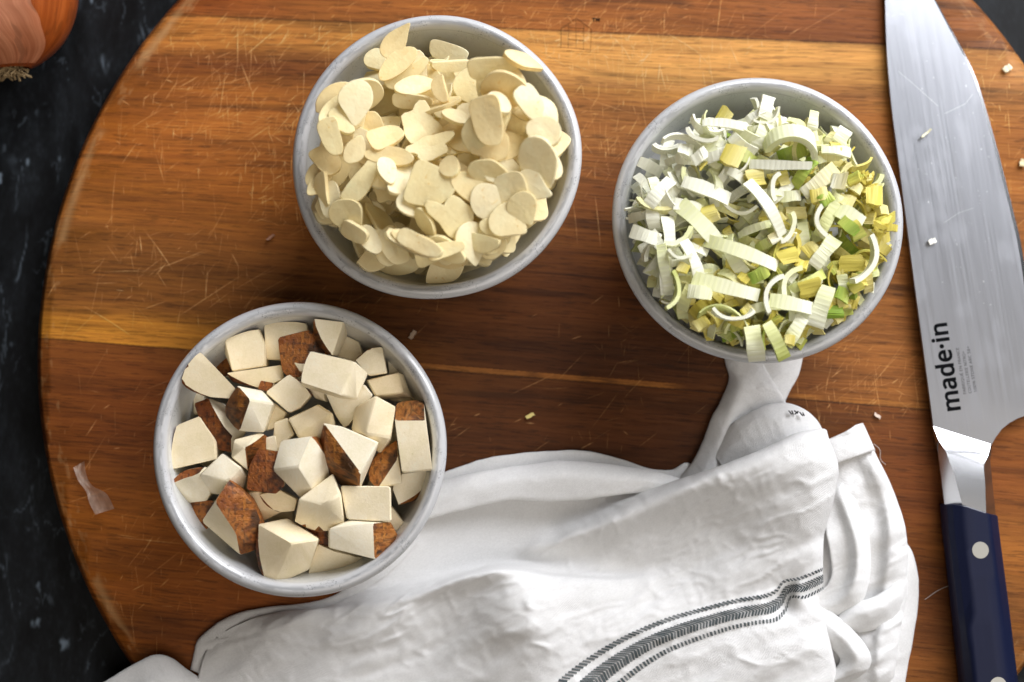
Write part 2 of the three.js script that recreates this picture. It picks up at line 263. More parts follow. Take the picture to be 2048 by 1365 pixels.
// ---------------------------------------------------------------- knife
{
  const kn = thing('chef_knife', 'chef knife with printed steel blade and navy riveted handle', 'knife');
  const O = at(1872, 890, BT), ax = new THREE.Vector3(-0.13, 0, -0.9915).normalize(), bx = new THREE.Vector3(-0.9915, 0, 0.13).normalize();
  const UW = 0.28, VW = 0.07, U0 = -0.012, V0 = -0.06;           // metres covered by the blade texture
  const uv = g => { const p = g.attributes.position, u = new Float32Array(p.count * 2), v = new THREE.Vector3(); for (let i = 0; i < p.count; i++) { v.fromBufferAttribute(p, i).sub(O); u[2 * i] = (v.dot(ax) - U0) / UW; u[2 * i + 1] = (v.dot(bx) - V0) / VW; } g.setAttribute('uv', new THREE.BufferAttribute(u, 2)); return g; };
  const W = 2048, H = 512, cv = document.createElement('canvas'); cv.width = W; cv.height = H; const cx = cv.getContext('2d');
  cx.fillStyle = '#9a9ca1'; cx.fillRect(0, 0, W, H);
  const q = mulberry(5);
  for (let k = 0; k < 900; k++) { const v = 140 + 50 * q() | 0; cx.strokeStyle = `rgba(${v},${v},${v + 3},${0.08 + 0.16 * q()})`; cx.lineWidth = 0.5 + q(); const x = q() * W, y = q() * H, l = 40 + 300 * q(); cx.beginPath(); cx.moveTo(x, y); cx.lineTo(x + l, y + (q() - 0.5) * 6); cx.stroke(); }
  // dried starch smears near the tip and water marks
  for (let k = 0; k < 700; k++) { const x = W * (0.78 + 0.2 * q()), y = H * (0.1 + 0.5 * q()), s = fbm(x / 60, y / 40, 3); if (s < 0.5) continue; cx.fillStyle = `rgba(228,228,228,${0.12 * q()})`; cx.beginPath(); cx.ellipse(x, y, 2 + 7 * q(), 1 + 3 * q(), q() * 3, 0, 7); cx.fill(); }
  const P = (px, py) => { const v = at(px, py, BT + 0.007).sub(O); return [(v.dot(ax) - U0) / UW * W, H - (v.dot(bx) - V0) / VW * H]; };
  cx.strokeStyle = 'rgba(235,235,235,0.5)'; cx.lineWidth = 1.6; for (const l of [[[1890, 445], [1920, 425], [1950, 415]], [[1893, 225], [1935, 205], [1950, 185]], [[1800, 140], [1830, 165], [1880, 210]]]) { cx.beginPath(); l.forEach((p, i) => i ? cx.lineTo(...P(...p)) : cx.moveTo(...P(...p))); cx.stroke(); }
  for (let k = 0; k < 60; k++) { const [x, y] = P(1830 + 170 * q(), 60 + 560 * q()); cx.fillStyle = `rgba(240,240,240,${0.25 + 0.4 * q()})`; cx.beginPath(); cx.ellipse(x, y, 1 + 3 * q(), 0.8 + 1.5 * q(), 0, 0, 7); cx.fill(); }
  const dark = '#17181b'; cx.fillStyle = dark;
  const [tx, ty] = P(1922, 823), [ex] = P(1899, 642);
  cx.font = 'bold 64px sans-serif'; const tw = cx.measureText('made·in').width;
  cx.save(); cx.translate(tx, ty); const sx = (ex - tx) / tw; cx.scale(sx, sx * (H / VW) / (W / UW) * 1.0); cx.font = '64px sans-serif';
  const tw2 = cx.measureText('made·in').width; cx.scale(tw / tw2, 1); cx.fillText('made·in', 0, 0); cx.strokeStyle = dark; cx.lineWidth = 3.6; cx.strokeText('made·in', 0, 0); cx.restore();
  const lines = ['FABRIQUÉ EN FRANCE', 'COUTELLERIE NITRO+', '100% STONE ARC 58+'], from = [[1933, 789], [1944, 787], [1955, 785]], to = [[1921, 695], [1932, 702], [1941, 692]];
  lines.forEach((s, k) => { const [x, y] = P(...from[k]), [x1] = P(...to[k]); cx.save(); cx.translate(x, y); cx.font = '15px sans-serif'; const w = cx.measureText(s).width, f = (x1 - x) / w; cx.scale(f, 0.95 * (H / VW) / (W / UW)); cx.fillStyle = 'rgba(40,40,44,0.85)'; cx.fillText(s, 0, 0); cx.restore(); });
  const map = new THREE.CanvasTexture(cv); map.colorSpace = THREE.SRGBColorSpace;
  const rmap = dataTex(1024, 256, (i, j) => { const st = fbm(i / 180, j / 2.2, 3), sm = smooth(0.5, 0.7, fbm(i / 45, j / 30, 4)), isTip = smooth(780, 880, i); const v = 88 + 24 * (st - 0.5) + 8 * sm + 14 * sm * isTip; return [v, v, v]; }, false, false);
  const steel = new THREE.MeshStandardMaterial({ map, metalness: 1, roughnessMap: rmap, roughness: 1 });
  const plain = new THREE.MeshStandardMaterial({ color: 0xc6c7c9, metalness: 1, roughness: 0.26 });
  const bright = new THREE.MeshStandardMaterial({ color: 0xd2d3d5, metalness: 1, roughness: 0.2 });
  // blade: rows from tip to heel
  const sp = catmull([[1778, -175], [1771, -80], [1770, 0], [1773, 100], [1781, 200], [1796, 320], [1813, 450], [1830, 580], [1846, 700], [1858, 790], [1866, 853]], 60);
  const ed = catmull([[1780, -178], [1822, -90], [1872, 0], [1905, 60], [1935, 115], [1957, 165], [1977, 230], [1997, 300], [2015, 370], [2030, 430], [2042, 480], [2054, 550], [2063, 630], [2069, 710], [2072, 790], [2073, 826]], 54);
  const he = catmull([[2073, 826], [2048, 833], [2021, 846], [2000, 864], [1988, 884], [1984, 890]], 6); const edge = [...ed, ...he.slice(1)];
  const topRows = [], bevRows = [], botRows = [], spRows = [];
  for (let i = 0; i <= 60; i++) {
    const f = i / 60, yc = BT + mix(0.0022, 0.0068, f), th = mix(0.0006, 0.0011, smooth(0, 0.3, f));
    const a = t => at(mix(sp[i][0], edge[i][0], t), mix(sp[i][1], edge[i][1], t), yc), lastW = i > 54 ? 0.995 : 0.965, r = [], lo = [];
    for (let k = 0; k <= 8; k++) { const t = lastW * k / 8, h = th * (1 - 0.82 * t); const v = a(t); r.push(new THREE.Vector3(v.x, yc + h, v.z)); lo.push(new THREE.Vector3(v.x, yc - h, v.z)); }
    const e = a(1); topRows.push(r); botRows.push([...lo].reverse()); bevRows.push([r[8].clone(), new THREE.Vector3(e.x, yc - th * 0.38, e.z), lo[8].clone()]); spRows.push([lo[0].clone(), r[0].clone()]);
  }
  const blade = part('blade', uv(mergeGeometries([gridGeo(topRows), gridGeo(botRows), gridGeo(spRows)])), steel, kn);
  part('cutting_edge', toCreasedNormals(gridGeo(bevRows), 0.3), bright, blade);
  // bolster: sections of outer left, top left, top right, outer right, with the underside mirrored about the middle height
  function body(secs, cm, mat, name, sub) {
    const rows = secs.map(s => { const up = s.map(([x, y, h]) => at(x, y, BT + h * 0.001)), dn = s.map(([x, y, h]) => { const v = at(x, y, BT + h * 0.001); v.y = BT + (2 * cm - h) * 0.001; return v; }).reverse(); return [...up, ...dn, up[0].clone()]; });
    const capA = rows[0][0].clone(), capB = rows[rows.length - 1][0].clone(); const ca = new THREE.Vector3(), cb = new THREE.Vector3(); rows[0].slice(0, -1).forEach(v => ca.add(v)); ca.divideScalar(rows[0].length - 1); rows[rows.length - 1].slice(0, -1).forEach(v => cb.add(v)); cb.divideScalar(rows[0].length - 1);
    rows.unshift(rows[0].map(() => ca.clone())); rows.push(rows[rows.length - 1].map(() => cb.clone()));
    return part(name, uv(toCreasedNormals(gridGeo(rows), sub)), mat, kn);
  }
  body([[[1865.5, 852, 7], [1867, 853, 7.9], [1982, 889, 7.5], [1984.5, 890, 7]], [[1868, 868, 7.2], [1877, 879, 10], [1977, 911, 9.6], [1983, 907, 8]], [[1873, 886, 7.5], [1893, 905, 14], [1968, 932, 14], [1981, 921, 9]]], 7, bright, 'neck', 0.3);
  body([[[1873, 886, 7.5], [1893, 905, 14], [1968, 932, 14], [1981, 921, 9]], [[1880, 930, 8.3], [1908, 945, 15.6], [1971, 970, 15.6], [1985, 960, 10]], [[1890, 1012, 8.5], [1925, 1010, 17], [1973, 1026, 17], [1993, 1036, 9]]], 8, plain, 'bolster', 0.3);
  const navy = new THREE.MeshPhysicalMaterial({ color: new THREE.Color().setRGB(0.005, 0.008, 0.03), roughness: 0.5, specularIntensity: 0.5, bumpMap: dataTex(256, 256, (i, j) => { const v = 128 + 70 * (fbm(i / 8, j / 8, 3) - 0.5); return [v, v, v]; }, false, true), bumpScale: 0.00015 });
  const hs = []; const HL = [[1889, 1011, 0], [1893, 1065, 1], [1900, 1120, 2], [1909, 1200, 3], [1926, 1365, 4], [1940, 1500, 5], [1948, 1600, 6]], HR = [[1996, 1034], [2000, 1070], [2007, 1125], [2017, 1200], [2037, 1365], [2056, 1500], [2070, 1600]];
  for (let k = 0; k < HL.length; k++) {
    const [lx, ly] = HL[k], [rx, ry] = HR[k], t = [0, 0, 0.002], s = [];
    const top = 18.5 + (k > 3 ? 0.6 : 0);
    for (const [f, h] of [[0, 9], [0.004, 12], [0.05, 14.4], [0.16, 16.6], [0.3, top - 0.6], [0.42, top - 0.1], [0.6, top], [0.78, top - 0.3], [0.88, top - 1.5], [0.965, top - 4], [0.995, 12], [1, 9]]) s.push([mix(lx, rx, f), mix(ly, ry, f) - (k === 0 ? 10 * Math.sin(Math.PI * clamp(f * 1.1)) * (1 - f) : 0), h]);
    hs.push(s);
  }
  const hcat = []; for (let i = 0; i <= 36; i++) { const f = i / 36 * (HL.length - 1), a = Math.min(HL.length - 2, Math.floor(f)), t = f - a; hcat.push(hs[a].map((p, j) => p.map((v, d) => mix(v, hs[a + 1][j][d], t)))); }
  const lip = hcat[0].map(([x, y, h], j, A) => { const mx = A.reduce((s, p) => s + p[0], 0) / A.length, my = A.reduce((s, p) => s + p[1], 0) / A.length; return [mix(x, mx, 0.035), mix(y, my, 0.035) - 2, mix(h, 9, 0.1)]; }); hcat.unshift(lip);
  const handle = body(hcat, 9, navy, 'handle', 0.9);
  const pin = new THREE.MeshStandardMaterial({ color: 0xa9aaa6, metalness: 1, roughness: 0.42 });
  for (const [x, y] of [[1961.5, 1101], [1997.5, 1372]]) { const g = new THREE.CylinderGeometry(0.0038, 0.0041, 0.003, 40); const v = at(x, y, BT + (y > 1200 ? 0.0191 : 0.0185)); g.translate(v.x, v.y - 0.0014, v.z); part('rivet', g, pin, handle); }
}
// ---------------------------------------------------------------- diced potato
{
  const fleshMap = dataTex(512, 512, (i, j) => { const n = fbm(i / 60, j / 60, 4), f = fbm(i / 6, j / 6, 2); const sp = 26 * smooth(0.95, 0.98, vn(i / 5 + 70, j / 5)); const v = 16 * (n - 0.5) + 9 * (f - 0.5) - sp; return [253 + v, 245 + v, 224 + v * 1.8]; }, true, true); fleshMap.repeat.set(20, 20);
  const fleshBump = dataTex(256, 256, (i, j) => { const v = 128 + 90 * (fbmR(i / 9, j / 9, 3) - 0.5) + 60 * (fbm(i / 3, j / 3, 2) - 0.5); return [v, v, v]; }, false, true); fleshBump.repeat.set(40, 40);
  const flesh = [0xfffdf6, 0xfff9ea, 0xfff6e2].map(c => new THREE.MeshPhysicalMaterial({ color: c, map: fleshMap, bumpMap: fleshBump, bumpScale: 0.00012, roughness: 0.34, specularIntensity: 0.6, transmission: 0.08, thickness: 0, ior: 1.35 }));
  const skinMap = dataTex(512, 512, (i, j) => {
    const n = fbmR(i / 90, j / 90, 5), f = fbmR(i / 16, j / 16, 4), d = smooth(0.5, 0.7, fbmR(i / 60 + 40, j / 60, 4)), e = 0.6 * smooth(0.78, 0.84, vn(i / 13 + 7, j / 13)), lt = smooth(0.5, 0.75, fbmR(i / 40 + 9, j / 40 + 60, 4));
    let r = 152 + 66 * (n - 0.5) + 60 * (f - 0.5), g = 93 + 60 * (n - 0.5) + 44 * (f - 0.5), b = 38 + 22 * (n - 0.5) + 18 * (f - 0.5); r = mix(r, 192, lt * 0.5); g = mix(g, 136, lt * 0.5); b = mix(b, 76, lt * 0.5);
    const k = 1 - 0.5 * d - 0.4 * e; return [r * k, g * k, b * k];
  }, true, true); skinMap.repeat.set(18, 18);
  const skinBump = dataTex(256, 256, (i, j) => { const v = 128 + 130 * (fbmR(i / 8, j / 8, 4) - 0.5) - 60 * smooth(0.7, 0.8, vn(i / 9, j / 9)); return [v, v, v]; }, false, true); skinBump.repeat.set(36, 36);
  const skinM = [0xffffff, 0xe0c8b4, 0xf4e8d0].map(c => new THREE.MeshStandardMaterial({ color: c, map: skinMap, bumpMap: skinBump, bumpScale: 0.0006, roughness: 0.62 }));
  // chunk: seen corners [x, y, h] (crop coordinates, h in mm from the rim), indices of the corners on the skin side, depth in mm
  const q = mulberry(404);
  function chunk(v, skin, depth = 13, bOff = 0, lab) {
    const P = v.map(([x, y, h]) => at(290 + x / 3.175, 590 + (y + bOff) / 3.175, RIM + h * 0.001));
    const c = new THREE.Vector3(); P.forEach(p => c.add(p)); c.divideScalar(P.length);
    const low = Math.min(...P.map(p => p.y)) - depth * 0.001, all = P.map(p => p.clone());
    P.forEach(p => { const b = p.clone().lerp(c, 0.12); b.y = low + (p.y - c.y) * 0.25; all.push(b); });
    const isSkin = all.map((p, i) => skin.includes(i % P.length) && (skin.mode !== 'top' || i < P.length));
    // swell the skin side outwards
    if (skin.length > 1) {
      const cc = new THREE.Vector3(), m = all.length; let n = 0; all.forEach(p => cc.add(p)); cc.divideScalar(m);
      const S = all.filter((p, i) => isSkin[i]), sc = new THREE.Vector3(); S.forEach(p => sc.add(p)); sc.divideScalar(S.length);
      const dir = sc.clone().sub(cc).normalize(), ext = Math.max(...S.map(p => p.distanceTo(sc)));
      for (let a = 0; a < S.length; a++) for (let b = a + 1; b < S.length; b++) for (const f of [0.25, 0.5, 0.75]) {
        const p = S[a].clone().lerp(S[b], f), k = 1 - Math.min(1, p.distanceTo(sc) / (ext * 1.02)) ** 2; p.addScaledVector(dir, k * ext * 0.16); all.push(p); isSkin.push(true); n++;
      }
    }
    // chamfer: pull each hull face's corners a little inside the face
    const cen = new THREE.Vector3(); all.forEach(p => cen.add(p)); cen.divideScalar(all.length);
    const loc = all.map(p => p.clone().sub(cen)), key = p => `${p.x.toFixed(6)},${p.y.toFixed(6)},${p.z.toFixed(6)}`;
    const sk = new Map(); loc.forEach((p, i) => sk.set(key(p), isSkin[i]));
    const h0 = new ConvexGeometry(loc), hp = h0.attributes.position, pts = [], ski = new Map(), A = [0, 1, 2].map(() => new THREE.Vector3()), m = new THREE.Vector3();
    for (let i = 0; i < hp.count; i += 3) {
      A.forEach((a, k) => a.fromBufferAttribute(hp, i + k)); m.copy(A[0]).add(A[1]).add(A[2]).divideScalar(3);
      const all3 = A.every(a => sk.get(key(a)) ?? false);
      for (const a of A) { const d = m.clone().sub(a), l = d.length(), p = a.clone().addScaledVector(d, Math.min(0.3, 0.0011 / (l + 1e-9))); pts.push(p); ski.set(key(p), all3); }
    }
    const h1 = new ConvexGeometry(pts), g1 = h1.attributes.position, F = [], K = [];
    for (let i = 0; i < g1.count; i += 3) { A.forEach((a, k) => a.fromBufferAttribute(g1, i + k)); const n = A.filter(a => ski.get(key(a))).length; (n === 3 ? K : F).push(...A.flatMap(a => [a.x, a.y, a.z])); }
    const mk = arr => { const g = new THREE.BufferGeometry(); g.setAttribute('position', new THREE.Float32BufferAttribute(arr, 3)); return g; };
    const t = thing('potato_chunk', lab || (skin.length ? 'raw potato chunk with russet skin on one side, in the bowl' : 'creamy raw potato chunk in the bowl with no skin showing'), 'potato chunk', skin.length ? 'diced potato with skin' : 'diced potato without skin showing');
    t.position.copy(cen); const mi = Math.floor(q() * 3);
    if (F.length) { const g = toCreasedNormals(mk(F), 0.75); part('flesh', boxUV(g), flesh[mi], t); }
    if (K.length) { let g = mk(K); g.computeVertexNormals(); g = toCreasedNormals(g, 1.1); part('skin', boxUV(g), skinM[Math.floor(q() * 3)], t); }
    return t;
  }
  const on = (a, b, c, x, y, d = 0) => { const D = (b[0] - a[0]) * (c[1] - a[1]) - (c[0] - a[0]) * (b[1] - a[1]), u = ((x - a[0]) * (c[1] - a[1]) - (c[0] - a[0]) * (y - a[1])) / D, v = ((b[0] - a[0]) * (y - a[1]) - (x - a[0]) * (b[1] - a[1])) / D; return [x, y, a[2] + u * (b[2] - a[2]) + v * (c[2] - a[2]) + d]; };   // corner on the plane of three others
  const top = (...a) => { a.mode = 'top'; return a; };
  // low layer
  for (const [x, y, h, s] of [[700, 700, -26, 0], [500, 900, -28, 1], [900, 1100, -28, 0], [1300, 600, -26, 0], [1500, 1250, -28, 1], [1150, 1500, -27, 0], [600, 1250, -28, 1], [850, 1400, -26, 0], [1650, 600, -26, 0], [1350, 1350, -28, 0], [380, 1000, -26, 0], [1000, 450, -26, 0], [1600, 900, -27, 1], [750, 330, -27, 0], [1100, 820, -22, 0]]) {
    const a = q() * 6, r = 120; chunk([0, 1, 2, 3].map(k => [x + r * Math.cos(a + k * 1.57 + 0.3 * q()), y + r * Math.sin(a + k * 1.57 + 0.3 * q()), h + 4 * q()]), s ? [0, 1] : [], 9);
  }
  const B = 667;
  chunk([[1260, 250, -19], [1360, 300, -20], [1390, 390, -20], [1330, 430, -19], [1215, 390, -18]], []);
  chunk([[1540, 420, -20], [1620, 470, -20], [1660, 560, -20], [1560, 580, -20]], [0, 1]);
  chunk([[430, 410, -20], [520, 390, -20], [560, 500, -20], [480, 530, -20]], top(0, 1, 2, 3));
  chunk([[300, 600, -18], [360, 620, -18], [400, 770, -18], [305, 760, -19]], []);
  chunk([[250, 640, -16], [440, 640, -13], [400, 820, -15], [315, 835, -18]], top(0, 1, 2, 3), 12, B);
  chunk([[330, 835, -20], [470, 780, -19], [560, 900, -21], [450, 930, -22]], [], 10, B);
  chunk([[1010, 830, -15], [1140, 800, -15], [1180, 960, -16], [1060, 930, -16]], top(0, 1, 2, 3), 10, B);
  chunk([[1090, 915, -13], [1195, 965, -12], [1320, 995, -14], [1385, 1000, -18], [1345, 1072, -19], [1030, 1108, -17]], [3, 4], 12, B);
  chunk([[1560, 670, -14], [1648, 785, -15], [1575, 865, -16], [1500, 780, -14]], [], 12, B);
  chunk([[1625, 1130, -12], [1790, 1115, -13], [1780, 1200, -14], [1705, 1295, -15], [1605, 1335, -14], [1565, 1225, -12]], [1, 2, 3, 4]);
  chunk([[1030, 585, -5], [1140, 610, -5], [1150, 680, -6], [1080, 660, -7]], [], 10);
  chunk([[820, 685, -7], [900, 750, -6], [860, 840, -8], [770, 865, -9], [745, 780, -8]], []);
  chunk([[745, 910, -5], [830, 890, -4], [850, 1000, -5], [760, 985, -6]], [], 10);
  chunk([[610, 590, -6], [725, 578, -4], [885, 705, -8], [720, 785, -13], [680, 700, -7]], [], 12, B);
  chunk([[725, 600, -3], [850, 570, -1], [965, 630, -2], [950, 705, -6], [850, 702, -6], [770, 655, -5]], [0, 5, 4, 3], 9, B);
  chunk([[755, 192, -9], [1025, 185, -10], [1045, 300, -8], [900, 420, -12], [765, 412, -13]], [0, 1]);
  chunk([[735, 545, -2], [815, 560, -2], [800, 620, -3], [715, 600, -3]], top(0, 1, 2, 3), 10);
  chunk([[518, 497, -6], [870, 445, -7], [880, 540, -6], [810, 565, -6], [715, 590, -7], [570, 552, -8]], [0, 5, 4], 9);
  chunk([[1400, 540, -8], [1605, 493, -8], [1640, 625, -9], [1455, 640, -8], [1692, 655, -15], [1480, 662, -15], [1640, 505, -13]], []);
  chunk([[1335, 420, -6], [1430, 350, -6], [1506, 336, -6], [1536, 498, -4], [1420, 517, -4]], [0, 1, 2]);
  { const a = [508, 287, -4], b = [718, 222, -5], c = [553, 489, -6]; chunk([a, b, on(a, b, c, 764, 325), on(a, b, c, 762, 452), c, [506, 385, -12]], [0, 1]); }
  chunk([[842, 273, -4], [1040, 224, -5], [1100, 240, -6], [1170, 375, -6], [1060, 420, -1], [980, 525, -3], [895, 512, -4], [870, 480, -4]], top(0, 1, 2, 3, 4, 5, 6, 7), 7);
  chunk([[1076, 150, -1], [1262, 172, 0], [1190, 384, 2], [1135, 335, -1], [1090, 250, -2], [1278, 240, -8], [1218, 378, -6]], [0, 4, 3, 2], 9);
  chunk([[943, 432, -1], [1040, 372, 0], [1080, 420, 0], [988, 498, 0]], [0, 1], 8);
  chunk([[1140, 612, 0], [1395, 568, -1], [1447, 635, -1], [1290, 828, -4], [1258, 838, -6], [1200, 750, -4]], [3, 4], 8);
  chunk([[310, 690, -6], [405, 655, -4], [560, 900, -5], [552, 1000, -8], [470, 985, -10], [388, 845, -9], [500, 690, -9], [640, 870, -9]], top(0, 1, 2, 3, 4, 5), 8);
  { const a = [200, 828, -6], b = [348, 770, -5], c = [172, 1110, -7]; chunk([a, b, on(a, b, c, 450, 930), on(a, b, c, 455, 1045), c, [465, 1010, -12]], [0, 4], 10); }
  chunk([[820, 808, -4], [900, 780, -2], [945, 885, -2], [835, 995, -5], [808, 955, -6]], []);
  chunk([[905, 785, 0], [1100, 693, 0], [1188, 752, 0], [960, 882, 1], [1208, 828, -5], [1130, 985, -9], [1000, 960, -7]], [], 8);
  chunk([[760, 622, 1], [912, 506, 2], [1052, 640, 1], [985, 722, -2], [916, 752, -2]], [1, 2], 9);
  chunk([[143, 1215, -8], [240, 1128, -6], [388, 1094, -4], [342, 1156, -3], [412, 1265, -7], [386, 1310, -10], [250, 1326, -14]], top(0, 1, 2, 3), 7);
  chunk([[342, 1144, -1], [487, 1006, -1], [606, 1095, 0], [642, 1150, -5], [612, 1250, -9], [530, 1180, 1], [470, 1272, -8], [412, 1265, -8]], [], 8);
  chunk([[558, 920, 1], [720, 878, 1], [752, 884, 0], [632, 965, 3], [745, 975, -4], [695, 1060, -5], [650, 1118, -3], [543, 1032, -1]], [2, 3, 4, 5, 6], 8);
  chunk([[720, 980, 4], [850, 995, 4], [820, 1090, 5], [885, 1215, 0], [830, 1266, -1], [645, 1240, -1], [660, 1095, 2]], top(0, 1, 2, 3, 4, 5, 6), 8);
  chunk([[350, 364, 4], [460, 480, 4], [576, 600, 3], [552, 660, 1], [420, 650, 1], [300, 600, 1], [248, 550, 2], [278, 455, 3]], [0, 7, 6, 5, 4, 3], 6, 0, 'pear-shaped flat potato wedge leaning against the bowl rim, thin skin edge'); 
  chunk([[590, 578, 7], [740, 608, 5], [812, 690, 7], [668, 668, 10], [752, 876, 2], [600, 866, 3], [520, 746, -2]], [0, 3, 5, 6], 8, 0, 'potato cube with one whole dark brown skin side beside the pear-shaped wedge');
  chunk([[1600, 925, -1], [1606, 1040, 1], [1632, 1202, -2], [1476, 1233, -3], [1424, 1178, -5], [1470, 1050, -4]], [0, 1, 3, 4, 5], 9);
  chunk([[1238, 545, 2], [1560, 550, 2], [1566, 776, 0], [1280, 762, 1]], [], 10, B);
  chunk([[1586, 800, 6], [1782, 800, 6], [1825, 1118, 4], [1632, 1134, 4], [1596, 706, -3], [1772, 694, -3]], [0, 1, 4, 5], 9, 0, 'upright rectangular potato block with a cap of brown skin at one end');
  { const a = [1464, 640, 9], b = [1590, 710, 6], c = [1400, 882, 10]; chunk([a, b, on(a, b, c, 1560, 908), c, [1330, 715, 2], [1308, 860, 2], [1492, 1010, -3], [1562, 928, -1]], [], 6); }
  chunk([[1162, 820, 1], [1290, 765, 0], [1446, 786, 2], [1540, 778, -2], [1577, 855, -5], [1535, 975, -6], [1456, 1014, -2], [1160, 940, -2]], [2, 3, 4, 5, 6], 9, B, 'oblong potato block with a rounded brown skin end, resting by the rim near the towel');
  { const a = [1128, 668, 9], b = [975, 628, 6], c = [1190, 470, 5], d = [946, 770, -1], e = [1265, 780, -1]; chunk([b, c, on(a, b, c, 1240, 600, -1), e, on(a, d, e, 1110, 824), d, a], [3, 4, 5], 8, B, 'potato chunk with a raised ridge and a dark eye mark on its lower cut face'); }
  chunk([[532, 508, 3], [640, 620, 2], [716, 800, -3], [695, 945, -7], [600, 985, -7], [358, 775, -5], [442, 650, 4], [575, 850, 2]], [0, 1, 2, 3, 4, 6, 7], 6, B, 'big potato wedge showing a broad mottled brown skin face');
  { const a = [936, 914, 8], b = [722, 790, 2], c = [1100, 886, 2], d = [806, 1186, -8]; chunk([b, on(a, b, c, 900, 752), c, on(a, c, d, 1042, 1080), d, on(a, b, d, 735, 990, -0.5), a], [0, 5, 4], 9, B, 'large three-faced creamy potato chunk with a point towards the bowl rim'); }
  { const V = [972, 1090, 15], W = [1050, 900, 13], Y = [812, 1116, 9], Z = [1085, 1268, 2]; chunk([on(V, W, Y, 864, 926), W, on(V, W, Z, 1108, 1010, -0.5), V, Y, on(V, W, Z, 1158, 1145, -1), Z, on(V, Y, Z, 986, 1292), on(V, W, Y, 842, 1005)], [1, 2, 5], 8, 0, 'tall bright potato cube resting on top in the middle of the heap'); }
  { const a = [1136, 814, 9], b = [1482, 936, 9], c = [1370, 1130, 10]; chunk([a, on(a, b, c, 1250, 836), b, c, on(a, b, c, 1255, 1062), on(a, b, c, 1170, 955), [1132, 905, 2], [1155, 1015, -1], [1205, 1130, -3], [1300, 1215, -4], [1362, 1243, -3], [1472, 985, 0]], [0, 5, 4, 3, 6, 7, 8, 9, 10], 3, 0, 'large potato wedge with a long curved strip of brown skin facing the bowl centre'); }
  { const a = [1050, 358, 13], b = [1334, 426, 14], c = [990, 558, 13]; chunk([a, b, on(a, b, c, 1240, 637), c, [1417, 498, 8], [1345, 667, 8], [1243, 660, 6], [1000, 585, 6]], [0, 3], 6, 0, 'long pale potato block lying highest on the heap'); }
}
// ---------------------------------------------------------------- heaps of sliced garlic and leek: pieces are set down one by one on what lies below
class Heap {
  constructor(c, wob, prof) {
    this.c = c; this.n = 140; this.s = 0.075; this.H = new Float32Array(this.n * this.n); this.prof = prof;
    for (let j = 0; j < this.n; j++) for (let i = 0; i < this.n; i++) {
      const x = (i / (this.n - 1) * 2 - 1) * this.s, z = (j / (this.n - 1) * 2 - 1) * this.s, a = Math.atan2(z, x), r = Math.hypot(x, z) / bowlRad(wob, a);
      let h; if (r > BR - 0.0002) h = 0; else if (r > innerR(RIMH - 0.003)) h = RIMH; else { let lo = 0.006, hi = RIMH; for (let k = 0; k < 14; k++) { const m = (lo + hi) / 2; if (innerR(m) < r) lo = m; else hi = m; } h = lo; }
      this.H[j * this.n + i] = Math.max(h, r < BR * 0.9 ? RIMH + prof(x, z, r) : 0) ;
    }
  }
  idx(x, z) { const i = Math.round((x / this.s * 0.5 + 0.5) * (this.n - 1)), j = Math.round((z / this.s * 0.5 + 0.5) * (this.n - 1)); return i < 0 || j < 0 || i >= this.n || j >= this.n ? -1 : j * this.n + i; }
  rest(samples, m) {                                  // lift needed so that the piece just touches
    const v = new THREE.Vector3(); let up = -9; for (const s of samples) { v.copy(s).applyMatrix4(m); const k = this.idx(v.x, v.z); if (k >= 0) { const d = this.H[k] - v.y; if (d > up) up = d; } } return up;
  }
  set(samples, m, sink) { const v = new THREE.Vector3(); for (const s of samples) { v.copy(s).applyMatrix4(m); const k = this.idx(v.x, v.z); if (k >= 0 && v.y - sink > this.H[k]) this.H[k] = v.y - sink; } }
  local(px, py, h) { const p = at(px, py, RIM + h); return [p.x - this.c.x, p.z - this.c.z]; }
}
const Q = new THREE.Quaternion(), E = new THREE.Euler(), M4 = new THREE.Matrix4(), ONE = new THREE.Vector3(1, 1, 1);
function drop(heap, samples, x, z, yaw, tilts, sink, keep = BR * 0.9) {
  let best = null; let reach = 0; for (const s of samples) reach = Math.max(reach, Math.hypot(s.x, s.z)); const r0 = Math.hypot(x, z), mx = keep - reach * 0.72; if (r0 > mx) { x *= Math.max(0, mx) / r0; z *= Math.max(0, mx) / r0; } for (const [a, b, c] of tilts) {
    const q1 = new THREE.Quaternion().setFromAxisAngle(new THREE.Vector3(0, 1, 0), yaw).multiply(new THREE.Quaternion().setFromEuler(E.set(a, c || 0, b)));
    M4.compose(new THREE.Vector3(x, 0, z), q1, ONE); const up = heap.rest(samples, M4);
    const cost = up + 0.0022 * (Math.abs(a) + Math.abs(b)) * (tilts.length > 1 ? 1 : 0); if (!best || cost < best.cost) best = { cost, up, q1 };
  }
  best.p = new THREE.Vector3(x, best.up - sink, z); best.m = new THREE.Matrix4().compose(best.p, best.q1, ONE); heap.set(samples, best.m, sink * 0.3); return best;
}
